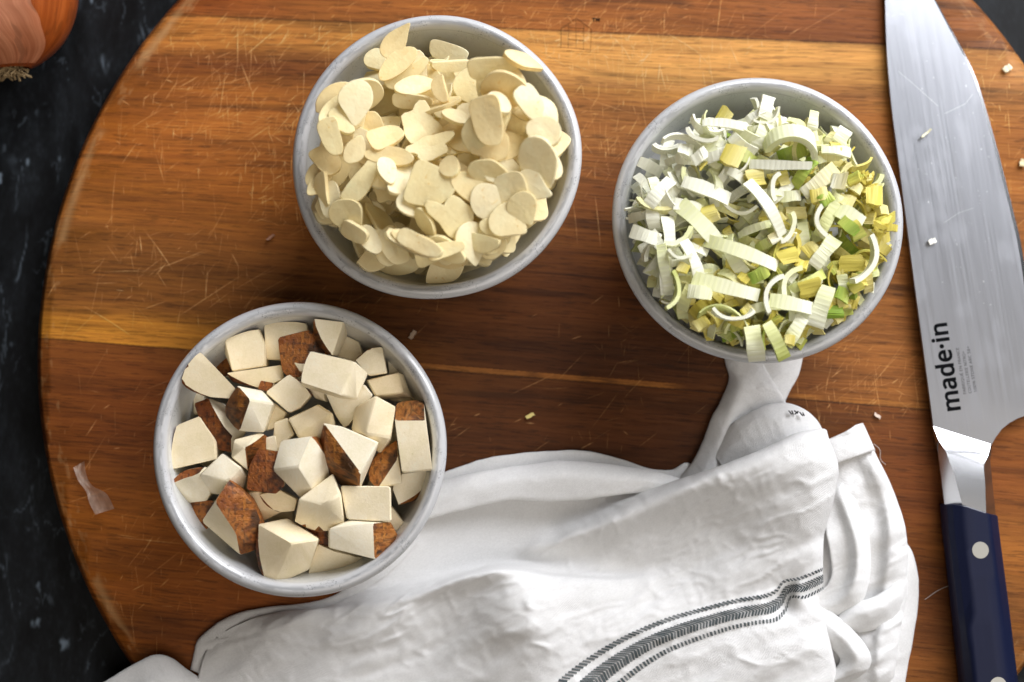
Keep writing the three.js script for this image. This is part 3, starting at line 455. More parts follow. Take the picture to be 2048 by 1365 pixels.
function mound(heap, name, mat, geos, label, category, lower, R0) {
  const n = 60, rows = []; for (let i = 0; i <= n; i++) { const r = []; for (let j = 0; j <= 24; j++) { const a = i / n * Math.PI * 2, rad = R0 * j / 24, x = Math.cos(a) * rad, z = Math.sin(a) * rad; r.push(new THREE.Vector3(x, RIMH + heap.prof(x, z, rad) - lower, z)); } rows.push(r); }
  const g = gridGeo(rows); g.computeVertexNormals(); for (const k of Object.keys(geos[0].attributes)) if (!g.attributes[k]) g.setAttribute(k, new THREE.Float32BufferAttribute(new Float32Array(g.attributes.position.count * geos[0].attributes[k].itemSize).fill(k === 'color' ? 0.6 : 0), geos[0].attributes[k].itemSize));
  const all = mergeGeometries([g.toNonIndexed(), ...geos.map(x => x.index ? x.toNonIndexed() : x)]);
  const m = single(name, all, mat, label, category, null, 'stuff'); m.position.copy(heap.c); return m;
}
// ---------------------------------------------------------------- garlic
{
  const q = mulberry(812), RR = (a, b) => a + (b - a) * q();
  const gm = dataTex(512, 512, (i, j) => { const n = fbm(i / 70, j / 70, 4), f = fbm(i / 9, j / 40, 3), k = smooth(0.9, 0.94, vn(i / 17 + 3, j / 17)); const v = 20 * (n - 0.5) + 10 * (f - 0.5); return [253 + v * 0.6 - 8 * k, 246 + v - 18 * k, 214 + v * 1.5 - 30 * k]; }, true, true); gm.repeat.set(16, 16);
  const gb = dataTex(256, 256, (i, j) => { const v = 128 + 110 * (fbm(i / 14, j / 14, 4) - 0.5); return [v, v, v]; }, false, true); gb.repeat.set(40, 40);
  const mats = [0xfffbf0, 0xfff8e4, 0xfaf2d8, 0xfff3d6].map(c => new THREE.MeshPhysicalMaterial({ color: c, map: gm, bumpMap: gb, bumpScale: 0.0003, roughness: 0.3, specularIntensity: 0.6, transmission: 0.26, thickness: 0, ior: 1.35 }));
  // a slice: closed outline of length L and width W, thick t, slightly bent; type 0 oval, 1 teardrop, 2 blunt trapezoid, 3 torn
  function slice(L, W, t, type, seed, bend) {
    const s = mulberry(seed), wedge = 0.9 * (s() - 0.5), N = 26, out = [], ph = s() * 6, e = 0.05 + 0.05 * s();
    for (let k = 0; k < N; k++) {
      const a = k / N * Math.PI * 2, ca = Math.cos(a), sa = Math.sin(a); let r = 1 + e * Math.sin(2 * a + ph) + e * 0.6 * Math.sin(3 * a + ph * 2);
      let x = ca, y = sa;
      if (type === 1) { y *= 1 - 0.55 * smooth(-0.1, 1.1, ca); x = ca > 0 ? ca * 1.08 : ca * 0.92; }
      if (type === 2) { const p = 0.62; x = Math.sign(ca) * Math.abs(ca) ** p; y = Math.sign(sa) * Math.abs(sa) ** p * (1 - 0.25 * ca); r *= 0.94; }
      if (type === 4) { y = sa < -0.15 ? -0.42 + 0.12 * (sa + 0.15) : sa; y *= 1 - 0.2 * ca; }
      if (type === 3) { r *= 1 + 0.22 * Math.sin(3 * a + ph) + 0.14 * Math.sin(5 * a + ph * 3) + 0.1 * (s() - 0.5); }
      out.push([x * r * L / 2, y * r * W / 2]);
    }
    const rings = [[0.0, 1, 0.0], [0.6, 1, 0], [0.95, 1, 0], [0.985, 0.93, 0], [1, 0.7, 0], [0.985, -0.7, 0], [0.97, -0.93, 0], [0.93, -1, 0], [0.55, -1, 0], [0, -1, 0]], P = [], I = [], U = [];
    for (const [f, h] of rings) for (let k = 0; k <= N; k++) { const [x, y] = out[k % N], X = x * f, Y = y * f; const taper = 1 - wedge * X / L; P.push(X, h * t / 2 * taper + bend[0] * (X * X) + bend[1] * Y * Y + bend[2] * X * Y, Y); U.push(X + seed * 0.013 % 1, Y); }
    for (let i = 0; i < rings.length - 1; i++) for (let k = 0; k < N; k++) { const a = i * (N + 1) + k, b = a + N + 1; I.push(a, a + 1, b, a + 1, b + 1, b); }
    let g = new THREE.BufferGeometry(); g.setAttribute('position', new THREE.Float32BufferAttribute(P, 3)); g.setAttribute('uv', new THREE.Float32BufferAttribute(U, 2)); g.setIndex(I); g.computeVertexNormals();
    const sm = []; for (const [f, h] of [[0, 1], [0, -1], ...[0.25, 0.5, 0.75, 1].flatMap(f => [[f, 1], [f, -1]])]) for (let k = 0; k < N; k++) { const X = out[k][0] * f, Y = out[k][1] * f; sm.push(new THREE.Vector3(X, h * t / 2 + bend[0] * X * X + bend[1] * Y * Y + bend[2] * X * Y, Y)); if (f === 0) break; }
    // denser samples
    const ext = []; for (let a = -0.9; a <= 0.9; a += 0.18) for (let b = -0.9; b <= 0.9; b += 0.18) if (a * a + b * b < 0.75) { const X = a * L / 2, Y = b * W / 2, z = bend[0] * X * X + bend[1] * Y * Y + bend[2] * X * Y; ext.push(new THREE.Vector3(X, z + t / 2 * 0.9, Y), new THREE.Vector3(X, z - t / 2 * 0.9, Y)); }
    return { g, sm: [...sm, ...ext] };
  }
  const bendR = () => [RR(-9, 9), RR(-9, 9), RR(-12, 12)];
  const prof = (x, z, r) => { const e = r / BR; return -0.029 - 0.006 * e * e - 0.006 * smooth(0.02, 0.05, -z) * smooth(-0.01, 0.02, x + 0.01) + 0.002 * Math.sin(x * 130 + 1) * Math.cos(z * 110); };
  const heap = new Heap(cG, WG, prof);
  const kinds = []; for (let k = 0; k < 24; k++) kinds.push(slice(RR(0.018, 0.029), RR(0.012, 0.019), RR(0.0016, 0.0027), [0, 1, 4, 1, 2, 3][k % 6], 100 + k, bendR()));
  const tilts = n => { const o = []; for (let k = 0; k < n; k++) o.push([RR(-1, 1), RR(-0.9, 0.9)]); return o; };
  const stuff = []; for (let k = 0; k < 110; k++) { const a = RR(0, 6.283), r = BR * 0.82 * Math.sqrt(q()), K = kinds[k % 24], d = drop(heap, K.sm, Math.cos(a) * r, Math.sin(a) * r * 0.9 + 0.004, RR(0, 6.28), tilts(5), 0.001); stuff.push(K.g.clone().applyMatrix4(d.m)); }
  mound(heap, 'garlic_slice_pile', mats[1], stuff, 'lower mass of raw garlic slices packed in the bowl', 'garlic slices', 0.003, BR * 0.85);
  const L1 = 'thin raw garlic slice lying in the heaped bowl of sliced garlic', G1 = 'garlic slices on top of the heap';
  const put = (K, x, z, yaw, tl, sink = 0.0014, lab) => { const d = drop(heap, K.sm, x, z, yaw, tl, sink, BR * 0.87); const m = single('garlic_slice', K.g, mats[Math.floor(q() * 4)], lab || L1, 'garlic slice', G1); m.position.copy(d.p).add(cG); m.quaternion.copy(d.q1); };
  for (let k = 0; k < 62; k++) { const a = RR(0, 6.283), r = BR * 0.76 * Math.sqrt(q()); put(kinds[Math.floor(q() * 24)], Math.cos(a) * r, Math.sin(a) * r * 0.86 + 0.006, RR(0, 6.28), tilts(6)); }
  // slices one can follow in the photograph: x, y, length, width, turn, type (crop pixels)
  const list = [[600, 360, 180, 140, 60, 0], [800, 450, 290, 130, -35, 0], [745, 400, 300, 130, -45, 0], [735, 300, 280, 130, -50, 1], [1080, 290, 300, 120, 15, 2], [1090, 410, 300, 90, 5, 0], [1430, 380, 260, 110, 30, 0], [1350, 505, 300, 130, -10, 2], [1590, 510, 240, 120, 10, 0],
    [400, 760, 190, 150, 60, 0], [485, 650, 260, 230, 95, 1], [845, 640, 250, 110, 5, 0], [860, 540, 280, 140, -8, 0], [1030, 590, 190, 120, 70, 0], [240, 1110, 170, 160, 80, 0], [270, 980, 210, 160, 60, 0], [320, 860, 230, 140, 72, 2], [460, 930, 200, 120, -65, 1], [690, 980, 300, 120, 10, 0], [660, 850, 230, 160, -30, 0],
    [900, 790, 300, 230, 60, 3], [1120, 700, 200, 120, 12, 1], [1390, 640, 180, 110, 60, 0], [1320, 750, 330, 180, 82, 0], [1670, 690, 300, 170, 62, 0], [1585, 660, 230, 150, 50, 2], [1680, 830, 220, 180, 45, 0], [1650, 1000, 300, 260, 78, 1], [1600, 1150, 240, 180, 20, 0],
    [500, 1130, 310, 170, -55, 0], [680, 1090, 190, 110, 82, 0], [280, 1290, 240, 140, 75, 2], [420, 1350, 240, 210, 60, 0], [240, 1200, 200, 120, 90, 0], [1240, 1170, 300, 190, 30, 0], [960, 1190, 330, 250, 20, 2], [950, 930, 280, 160, -22, 3], [1320, 1060, 240, 165, 15, 1], [1085, 1090, 150, 120, 75, 0], [1100, 1380, 310, 210, 45, 3], [1330, 1270, 290, 200, 35, 0], [1475, 1220, 300, 200, 75, 2],
    [640, 1600, 230, 150, 75, 0], [700, 1530, 280, 140, 58, 0], [920, 1400, 200, 120, 78, 0], [950, 1560, 260, 160, -20, 2], [1230, 1570, 280, 190, 78, 1], [1340, 1540, 190, 130, 80, 0], [1480, 1600, 230, 130, 12, 0], [1500, 1450, 240, 220, 35, 1], [560, 1510, 180, 130, 55, 0], [430, 1530, 190, 120, 20, 0], [1640, 1380, 220, 170, 70, 0], [1380, 1670, 190, 130, 10, 0], [1070, 1720, 250, 130, 25, 0], [1070, 1800, 240, 100, -15, 0],
    [780, 1735, 330, 110, 20, 0], [810, 1715, 330, 110, 24, 0], [845, 1695, 330, 110, 26, 0], [880, 1675, 300, 110, 27, 2]];
  const S = 0.68 / 2856 / 3.175 * 0.915;
  list.forEach(([x, y, l, w, t, ty], i) => { l *= 1.02; w *= 1.02;
    const K = slice(l * S, w * S, 0.0017 + 0.001 * q(), ty === 0 ? [1, 4, 0, 2][i % 4] : ty, 500 + i, bendR()), [X, Z] = heap.local(560 + x / 3.175, y / 3.175, -0.008);
    const tl = []; const lim = w < 125 ? 1 : 0.62; for (let k = 0; k < 5; k++) tl.push([RR(-lim, lim), RR(-lim * 0.6, lim * 0.6)]);
    const hh = d => { M4.makeTranslation(d[0], 0, d[1]); return heap.rest(K.sm, M4) + 0.001 - RIMH; }, [X2, Z2] = heap.local(560 + x / 3.175, y / 3.175, hh([X, Z]));
    put(K, X2, Z2, -t * Math.PI / 180, tl, 0.0017, i >= list.length - 4 ? 'garlic slice fanned with others in a stack by the rim nearest the potato bowl' : null);
  });
}
// ---------------------------------------------------------------- leek
{
  const q = mulberry(2024), RR = (a, b) => a + (b - a) * q();
  const COL = { w: [0.95, 0.95, 0.80], p: [0.88, 0.9, 0.5], y: [0.78, 0.67, 0.14], c: [0.86, 0.78, 0.36], g: [0.3, 0.45, 0.06], l: [0.6, 0.66, 0.15] };
  const lb = dataTex(256, 256, (i, j) => { const v = 128 + 100 * (fbm(i / 3, j / 40, 3) - 0.5); return [v, v, v]; }, false, true); lb.repeat.set(60, 60);
  const mat = new THREE.MeshPhysicalMaterial({ vertexColors: true, bumpMap: lb, bumpScale: 0.00012, roughness: 0.38, specularIntensity: 0.6, transmission: 0.22, thickness: 0, ior: 1.35, side: THREE.DoubleSide });
  // a cut of one leaf layer: an arc of radius r0, angle phi, cut width w, thickness t; layers > 1 gives a stack
  function cut(r0, phi, w, t, cA, cB, layers, seed) {
    const s = mulberry(seed), P = [], C = [], N = Math.max(6, Math.round(phi * r0 / 0.0011)), sm = [];
    const skew = (s() - 0.5) * 0.7, twist = (s() - 0.5) * 0.5, cup = (s() - 0.5) * 60, wob = s() * 6, tap = (s() - 0.5) * 0.5;
    for (let L = 0; L < layers; L++) {
      const ro = r0 - L * t * 1.06, ri = ro - t, ph = phi * (1 - 0.06 * L * s()), off = (s() - 0.5) * 0.12 * L, dz = (s() - 0.5) * 0.0006 * L;
      const pt = (k, o, e) => { const f = k / N - 0.5, a = f * ph + off, rib = o ? (k % 2 ? 0.00011 : -0.00006) : 0, r = (o ? ro : ri) + rib * 0.5; return [Math.sin(a) * r, Math.cos(a) * r - r0 + (f * f) * 0.001 + twist * f * e * w + cup * (e * w / 2) ** 2 + 0.00025 * Math.sin(f * 8 + wob + e), e * w / 2 * (1 - 0.1 * f * f + tap * f + 0.05 * Math.sin(f * 9 + wob)) + dz + skew * f * w * 0.5 + skew * f * f * w]; };
      const cl = (k, o) => { const m = k % 2 ? 1.01 : 0.965, u = clamp(0.5 + 0.9 * (k / N - 0.5) * (seed % 2 ? 1 : -1) + 0.3 * (s() - 0.5)); return [0, 1, 2].map(d => clamp(mix(cA[d], cB[d], o ? u : Math.min(1, u + 0.2)) * (o ? m : 1))); };
      const quad = (a, b, c, d, ca, cb) => { P.push(...a, ...b, ...c, ...b, ...d, ...c); C.push(...ca, ...cb, ...ca, ...cb, ...cb, ...ca); };
      for (let k = 0; k < N; k++) { const c0 = cl(k, 1), c1 = cl(k + 1, 1), i0 = cl(k, 0), i1 = cl(k + 1, 0); quad(pt(k, 1, -1), pt(k + 1, 1, -1), pt(k, 1, 1), pt(k + 1, 1, 1), c0, c1); quad(pt(k + 1, 0, -1), pt(k, 0, -1), pt(k + 1, 0, 1), pt(k, 0, 1), i1, i0); quad(pt(k, 0, -1), pt(k + 1, 0, -1), pt(k, 1, -1), pt(k + 1, 1, -1), i0, i1); quad(pt(k + 1, 0, 1), pt(k, 0, 1), pt(k + 1, 1, 1), pt(k, 1, 1), i1, i0); }
      for (const k of [0, N]) { const c0 = cl(k, 0); quad(pt(k, 0, -1), pt(k, 1, -1), pt(k, 0, 1), pt(k, 1, 1), c0, c0); }
      for (let k = 0; k <= N; k++) for (const e of [-1, -0.5, 0, 0.5, 1]) { if (L === 0) sm.push(new THREE.Vector3(...pt(k, 1, e))); if (L === layers - 1) sm.push(new THREE.Vector3(...pt(k, 0, e))); }
    }
    const g = new THREE.BufferGeometry(); g.setAttribute('position', new THREE.Float32BufferAttribute(P, 3)); g.setAttribute('color', new THREE.Float32BufferAttribute(C, 3)); g.computeVertexNormals(); boxUV(g);
    return { g: g, sm };
  }
  const prof = (x, z, r) => { const e = r / BR; return -0.004 - 0.010 * e * e + 0.0015 * Math.sin(x * 140) * Math.cos(z * 150) - 0.006 * smooth(0.025, 0.055, -z); };
  const heap = new Heap(cL, WL, prof);
  const pick = (x, z) => { const u = q(), e = (x * 13 + z * 9) + RR(-0.4, 0.4); if (u < 0.09) return ['l', 'p']; if (u < 0.13 && x > -0.02) return ['g', 'l']; return e < -0.25 ? (u < 0.75 ? ['w', 'w'] : ['w', 'p']) : e < 0.3 ? (u < 0.45 ? ['w', 'p'] : u < 0.75 ? ['p', 'c'] : ['c', 'y']) : (u < 0.25 ? ['w', 'p'] : u < 0.55 ? ['c', 'y'] : u < 0.85 ? ['y', 'y'] : ['l', 'y']); };
  function rand(x, z) { const [a, b] = pick(x, z), blk = (a === 'y' || b === 'y') && q() < 0.6, sd = Math.floor(q() * 1e6); return blk ? cut(RR(0.0055, 0.0095), RR(0.5, 0.9), RR(0.0036, 0.0055), RR(0.0009, 0.0013), COL[a], COL[b], 2 + Math.floor(q() * 3), sd) : cut(RR(0.0065, 0.0125), RR(1.0, 2.5), RR(0.003, 0.0055), RR(0.0006, 0.0011), COL[a], COL[b], q() < 0.2 ? 2 : 1, sd); }
  const tl = (n, m = 1) => { const o = []; for (let k = 0; k < n; k++) o.push(q() < 0.45 ? [Math.PI / 2 + RR(-0.5, 0.5), RR(-0.3, 0.3)] : [RR(-0.7, 0.7) * m, RR(-0.5, 0.5) * m]); return o; };
  const stuff = []; for (let k = 0; k < 420; k++) { const a = RR(0, 6.283), r = BR * 0.9 * Math.sqrt(q()), x = Math.cos(a) * r, z = Math.sin(a) * r * 0.95 + 0.003, K = rand(x, z), d = drop(heap, K.sm, x, z + 0.004, RR(0, 6.28), tl(4), 0.0018); stuff.push(K.g.applyMatrix4(d.m)); }
  mound(heap, 'chopped_leek_pile', mat, stuff, 'lower mass of chopped leek packed in the bowl', 'chopped leek', 0.004, BR * 0.88);
  const LAB = { s: ['white ribbed strip of chopped leek lying in the heaped bowl', 'white leek strips in the heap'], p: ['pale green tinged strip of chopped leek in the heaped bowl', 'pale green leek strips in the heap'], y: ['small layered yellow core piece of chopped leek in the heaped bowl', 'yellow leek core pieces in the heap'], g: ['green piece of chopped leek in the heaped bowl', 'green leek pieces in the heap'] };
  const put = (K, x, z, yaw, t, kind, sink = 0.0016, keep, lab) => { const d = drop(heap, K.sm, x, z, yaw, t, sink, keep), m = single('leek_piece', K.g, mat, lab || LAB[kind][0], 'leek piece', lab ? 'chopped leek one can tell apart' : LAB[kind][1]); m.position.copy(d.p).add(cL); m.quaternion.copy(d.q1); };
  const kindOf = g => { const c = g.attributes.color; let r = 0, gg = 0, b = 0; for (let i = 0; i < c.count; i++) { r += c.getX(i); gg += c.getY(i); b += c.getZ(i); } r /= c.count; gg /= c.count; b /= c.count; return gg > r * 1.18 ? 'g' : b > 0.62 ? 's' : b > 0.45 ? 'p' : 'y'; };
  for (let k = 0; k < 225; k++) { const a = RR(0, 6.283), r = BR * 0.82 * Math.sqrt(q()), x = Math.cos(a) * r, z = Math.sin(a) * r * 0.92 + 0.005, K = rand(x, z); put(K, x, z, RR(0, 6.28), tl(5), kindOf(K.g), 0.002, BR * 0.84); }
  // pieces one can follow: shape (f strip with its ribbed face up, a arc on its cut edge, b block), x, y, length, width, turn, colours
  const list = [['f', 1055, 300, 130, 95, -75, 'ww'], ['f', 800, 400, 300, 60, 4, 'ww'], ['b', 760, 310, 110, 100, 30, 'cy'], ['f', 1370, 330, 170, 70, -80, 'wp'], ['f', 1540, 480, 130, 100, -60, 'wp'], ['f', 1510, 570, 220, 70, 5, 'pw'], ['a', 650, 490, 260, 70, 20, 'ww'], ['b', 560, 540, 120, 90, 10, 'ww'], ['f', 330, 660, 140, 80, 25, 'ww'], ['b', 845, 600, 150, 150, 25, 'yc'], ['f', 640, 600, 110, 80, -35, 'ww'],
    ['f', 380, 830, 310, 90, -52, 'ww'], ['a', 560, 790, 280, 80, 60, 'wp'], ['b', 990, 740, 130, 120, 80, 'cy'], ['a', 1085, 790, 230, 80, 100, 'ww'], ['f', 1420, 750, 300, 100, -40, 'wc'], ['b', 1520, 770, 110, 110, 10, 'cw'], ['b', 1750, 860, 130, 150, 5, 'yy'], ['b', 1590, 870, 120, 90, 30, 'cc'], ['b', 1400, 850, 130, 90, -10, 'yc'],
    ['f', 560, 920, 170, 80, 10, 'ww'], ['b', 700, 970, 140, 110, 70, 'yc'], ['f', 640, 1030, 310, 110, 45, 'wp'], ['a', 900, 960, 260, 60, 5, 'ww'], ['f', 1490, 960, 290, 80, -60, 'pp'], ['b', 1285, 940, 90, 150, 88, 'cc'], ['f', 1600, 980, 200, 110, 30, 'wp'], ['b', 1640, 1080, 140, 90, 60, 'yl'], ['a', 1240, 1080, 260, 80, -70, 'pw'], ['f', 450, 1090, 200, 80, 85, 'ww'], ['f', 290, 1110, 170, 90, 20, 'ww'],
    ['f', 920, 1210, 390, 90, 20, 'pw'], ['b', 1120, 1120, 80, 80, 60, 'wc'], ['b', 1200, 1240, 120, 140, 75, 'yy'], ['b', 1330, 1200, 110, 90, -40, 'cy'], ['a', 530, 1160, 260, 80, -30, 'wp'], ['f', 600, 1270, 220, 80, 62, 'ww'], ['f', 380, 1360, 320, 85, 88, 'ww'], ['f', 310, 1370, 250, 70, 80, 'wp'], ['a', 510, 1260, 200, 50, 10, 'ww'],
    ['b', 1600, 1290, 120, 170, 88, 'yy'], ['f', 1440, 1210, 240, 100, -55, 'wp'], ['b', 1340, 1450, 130, 150, 75, 'yy'], ['b', 1240, 1350, 90, 90, 40, 'ww'], ['a', 1180, 1370, 300, 90, 120, 'wp'], ['f', 820, 1440, 360, 95, 16, 'pw'], ['f', 640, 1470, 160, 90, 10, 'pw'], ['b', 930, 1370, 90, 60, 40, 'yy'], ['a', 510, 1470, 300, 70, -80, 'lp'], ['g', 1020, 1360, 130, 90, -30, 'gl'],
    ['a', 1370, 1020, 260, 80, 85, 'ww'], ['a', 1060, 1460, 320, 80, 105, 'ww'], ['f', 1220, 1550, 270, 95, 12, 'wp'], ['b', 950, 1580, 90, 70, -40, 'yc'], ['a', 860, 1650, 320, 60, 0, 'ww'], ['b', 640, 1690, 120, 80, -35, 'cy'], ['g', 1490, 1595, 100, 140, 88, 'gg'], ['f', 1410, 1560, 220, 110, -70, 'wp'], ['b', 1630, 1430, 100, 90, 60, 'yl'], ['g', 1560, 1480, 120, 90, 20, 'gl'], ['g', 1590, 1050, 110, 80, 45, 'gl'], ['g', 1440, 880, 110, 80, -30, 'gl'],
    ['f', 1070, 930, 340, 80, 55, 'ww'], ['f', 700, 800, 340, 95, 20, 'ww'], ['g', 1230, 590, 200, 110, -20, 'lg'], ['f', 1150, 670, 350, 62, 1, 'ww'], ['B', 1235, 440, 330, 150, 3, 'wp'], ['a', 1760, 1290, 400, 90, -75, 'ww'], ['b', 1850, 1065, 90, 50, 5, 'yy'], ['f', 1250, 1730, 200, 90, -55, 'pw'], ['b', 1220, 1785, 75, 65, 5, 'yc'], ['F', 1000, 1800, 230, 105, 82, 'pw'], ['F', 1130, 1790, 260, 75, 62, 'lp']];
  const OWN = { '1235,440': 'wide white ribbed leek arch standing over green bits in the leek bowl', '1000,1800': 'pale ribbed leek strip hanging over the bowl rim above the towel', '1130,1790': 'lime green leek strip hanging over the bowl rim above the towel', '1760,1290': 'long white curved leek sliver beside the rim near the knife blade', '1150,670': 'straight white leek strip just below the wide white arch', '1750,860': 'blocky yellow leek core stack close to the rim beside the knife' };
  const S = 0.68 / 2856 / 3.175 * 0.905, MM = (v) => v * S;
  list.forEach(([sh, x, y, l, w, turn, cc], i) => {
    const A = COL[cc[0]], Bc = COL[cc[1]]; let K, t, yaw = -turn * Math.PI / 180;
    if (sh === 'a') { K = cut(MM(l) * 0.52, 1.9, 0.0045, MM(w) * 0.34, A, Bc, 1, 7000 + i); t = [[Math.PI / 2 + RR(-0.25, 0.25), RR(-0.15, 0.15)], [Math.PI / 2 + RR(-0.25, 0.25), RR(-0.15, 0.15)]]; }
    else if (sh === 'b') { K = cut(MM(l) * 0.9, 1.0, MM(w) * 0.9, 0.0011, A, Bc, 3, 7000 + i); t = [[RR(-0.4, 0.4), RR(-0.3, 0.3)], [RR(-0.4, 0.4), RR(-0.3, 0.3)]]; }
    else if (sh === 'B') { K = cut(0.0115, 2.9, MM(w), 0.0013, A, Bc, 2, 7000 + i); t = [[-0.75, 0]]; }
    else if (sh === 'F') { K = cut(MM(l) * 0.85, 1.25, MM(w), 0.0015, A, Bc, 1, 7000 + i); t = [[0, -0.25]]; }
    else { K = cut(MM(l) * RR(0.75, 1.3), 1, MM(w) * 0.92, 0.0011, A, Bc, 1, 7000 + i); const f = 1; t = [[RR(-0.35, 0.35), RR(-0.2, 0.2)], [RR(-0.35, 0.35), RR(-0.2, 0.2)], [RR(-0.35, 0.35), RR(-0.2, 0.2)]]; }
    const [X, Z] = heap.local(1200 + x / 3.175, 120 + y / 3.175, 0.004);
    M4.makeTranslation(X, 0, Z); const [X2, Z2] = heap.local(1200 + x / 3.175, 120 + y / 3.175, heap.rest(K.sm, M4) - RIMH);
    put(K, X2, Z2, yaw, t, kindOf(K.g), 0.0012, sh === 'F' || x > 1740 ? 1 : y < 500 ? BR * 0.8 : BR * 0.92, OWN[x + ',' + y]);
  });
}
// ---------------------------------------------------------------- kitchen towel: folds lofted through guide lines [x, y, height in mm over the board]
{
  const tw = thing('kitchen_towel', 'crumpled white cotton kitchen towel with grey herringbone stripe on the board', 'towel');
  const weave = dataTex(512, 512, (i, j) => { const a = Math.sin((i + j) * Math.PI / 4), b = Math.sin((i - j) * Math.PI / 8 + Math.sin(j * 0.2)), n = fbm(i / 4, j / 4, 3), m = fbm(i / 40, j / 40, 3); const v = 128 + 34 * a * (0.5 + n) + 18 * b + 90 * (n - 0.5) + 40 * (m - 0.5); return [v, v, v]; }, false, true); weave.repeat.set(22, 22);
  const tint = dataTex(512, 512, (i, j) => { const n = fbm(i / 60, j / 60, 4), f = fbm(i / 3, j / 3, 2), v = 236 + 7 * (n - 0.5) + 12 * (f - 0.5); return [v, v, v - 1]; }, true, true); tint.repeat.set(10, 10);
  const cloth = new THREE.MeshPhysicalMaterial({ map: tint, bumpMap: weave, bumpScale: 0.0003, roughness: 0.95, specularIntensity: 0.12, side: THREE.DoubleSide, transmission: 0.12, thickness: 0 });
  function loft(guides, nu, nv, o = {}) {
    const G = guides.map(g => catmull(g, nu)), rows = [];
    for (let i = 0; i <= nu; i++) {
      const colm = G.map(g => g[i]), c = catmull(colm, nv), r = [];
      const n = c.length, curl = (a, b, s) => { const dx = b[0] - a[0], dy = b[1] - a[1], l = Math.hypot(dx, dy) || 1; return [[a[0] + dx / l * 0.5, a[1] + dy / l * 0.5, a[2] - 0.9 * s], [a[0] + dx / l * 3, a[1] + dy / l * 3, a[2] - 1.7 * s], [a[0] + dx / l * 16, a[1] + dy / l * 16, Math.max(0.3, a[2] - 2.2 * s)]]; };
      let pts = c.map(p => [...p]);
      // soften: round the two long edges down
      const ew = o.edge ?? 1.6; for (let k = 0; k < 3; k++) { const d = ew * (1 - Math.sqrt(1 - (1 - (k + 0.5) / 3.5) ** 2)); if (o.top !== false) pts[k][2] -= d; if (o.bot !== false) pts[n - 1 - k][2] -= d; }
      if (o.top !== false) pts = [...curl(pts[0], pts[3], 1).reverse(), ...pts]; if (o.bot !== false) pts = [...pts, ...curl(pts[pts.length - 1], pts[pts.length - 4], 1)];
      for (const [x, y, h] of pts) {
        const sd = o.seed || 0, al = x * 0.9 - y * 0.43, ac = x * 0.43 + y * 0.9, wp = 40 * (fbm(x / 150 + sd, y / 150, 2) - 0.5);
        const soft = fbm((al + wp) / 170 + sd, (ac + wp) / 52 + sd, 2) - 0.5, cr = fbm((al - wp) / 120 + 9 + sd, (ac + wp) / 30, 2), pin = Math.max(0, 1 - Math.abs(cr - 0.5) * 9) ** 2, tiny = fbm(x / 22 + sd, y / 22, 2) - 0.5;
        const c2 = fbm((al + wp) / 46 + 3 + sd, (ac - wp) / 24 + 5, 2), pin2 = Math.max(0, 1 - Math.abs(c2 - 0.5) * 7) ** 1.5, c3 = fbm((ac + wp) / 60 + 13 + sd, (al - wp) / 20 + 15, 2), pin3 = Math.max(0, 1 - Math.abs(c3 - 0.5) * 8) ** 1.5;
        const wob = (o.wr ?? 0.9) * (soft * 6 + pin * 1.2 * (vn(x / 90, y / 90 + sd)) + pin2 * 0.5 * vn(x / 60 + 8, y / 60) + pin3 * 0.4 * vn(x / 70 + 3, y / 70 + 9) + tiny * 0.5) * smooth(0, 9, h), ex = 2.6 * (fbm(x / 30 + 5, y / 30 + sd, 3) - 0.5);
        r.push(at(x + ex, y + ex, BT + 0.001 * Math.max(0.4, h * (o.hs ?? 1) + wob)));
      }
      rows.push(r);
    }
    return gridGeo(rows.map(r => r.reverse()));
  }
  const P = (name, g) => part(name, g, cloth, tw);
  P('hem', loft([[[870, 952, 2], [930, 930, 3], [1000, 912, 3.4], [1100, 903, 3.6], [1170, 902, 3.6], [1240, 918, 3.4], [1300, 938, 3], [1345, 940, 3], [1372, 926, 3.4], [1400, 938, 3]], [[870, 1000, 3], [930, 970, 4], [1000, 960, 5], [1100, 950, 5], [1170, 950, 5], [1240, 960, 5], [1300, 975, 5], [1345, 985, 5], [1372, 980, 5], [1400, 985, 5]]], 80, 12, { bot: false, seed: 3 }));
  P('hem', loft([[[380, 1340, 2], [388, 1305, 3], [400, 1275, 3.4], [450, 1237, 3.4], [520, 1216, 3.2], [600, 1209, 3.2], [660, 1195, 3.4], [690, 1176, 4], [722, 1148, 4], [752, 1120, 4], [800, 1070, 3]], [[430, 1360, 3], [432, 1325, 5], [440, 1295, 6], [475, 1262, 6], [535, 1243, 5], [605, 1236, 5], [672, 1220, 5.5], [706, 1198, 6], [744, 1170, 6], [784, 1140, 5], [840, 1080, 4]]], 90, 10, { bot: false, seed: 8 }));
  P('fold', loft([[[185, 1380, 2], [240, 1345, 5], [280, 1322, 7], [315, 1310, 8], [345, 1318, 8], [372, 1338, 7], [420, 1370, 4]], [[190, 1420, 3], [245, 1400, 7], [290, 1380, 11], [325, 1368, 12], [355, 1372, 11], [390, 1390, 8], [440, 1420, 4]], [[195, 1470, 2], [300, 1460, 7], [450, 1470, 4]]], 60, 16, { bot: false, seed: 11 }));
  // right side: hemmed edge lying in folds
  P('fold', loft([[[1800, 1075, 2], [1822, 1098, 3], [1836, 1145, 3.6], [1838, 1190, 3.6], [1832, 1250, 3.6], [1819, 1320, 3.4], [1806, 1400, 3]], [[1770, 1090, 3], [1790, 1120, 5], [1800, 1160, 6], [1800, 1210, 6], [1792, 1270, 6], [1780, 1330, 6], [1768, 1410, 5]]], 60, 12, { bot: false, seed: 15 }));
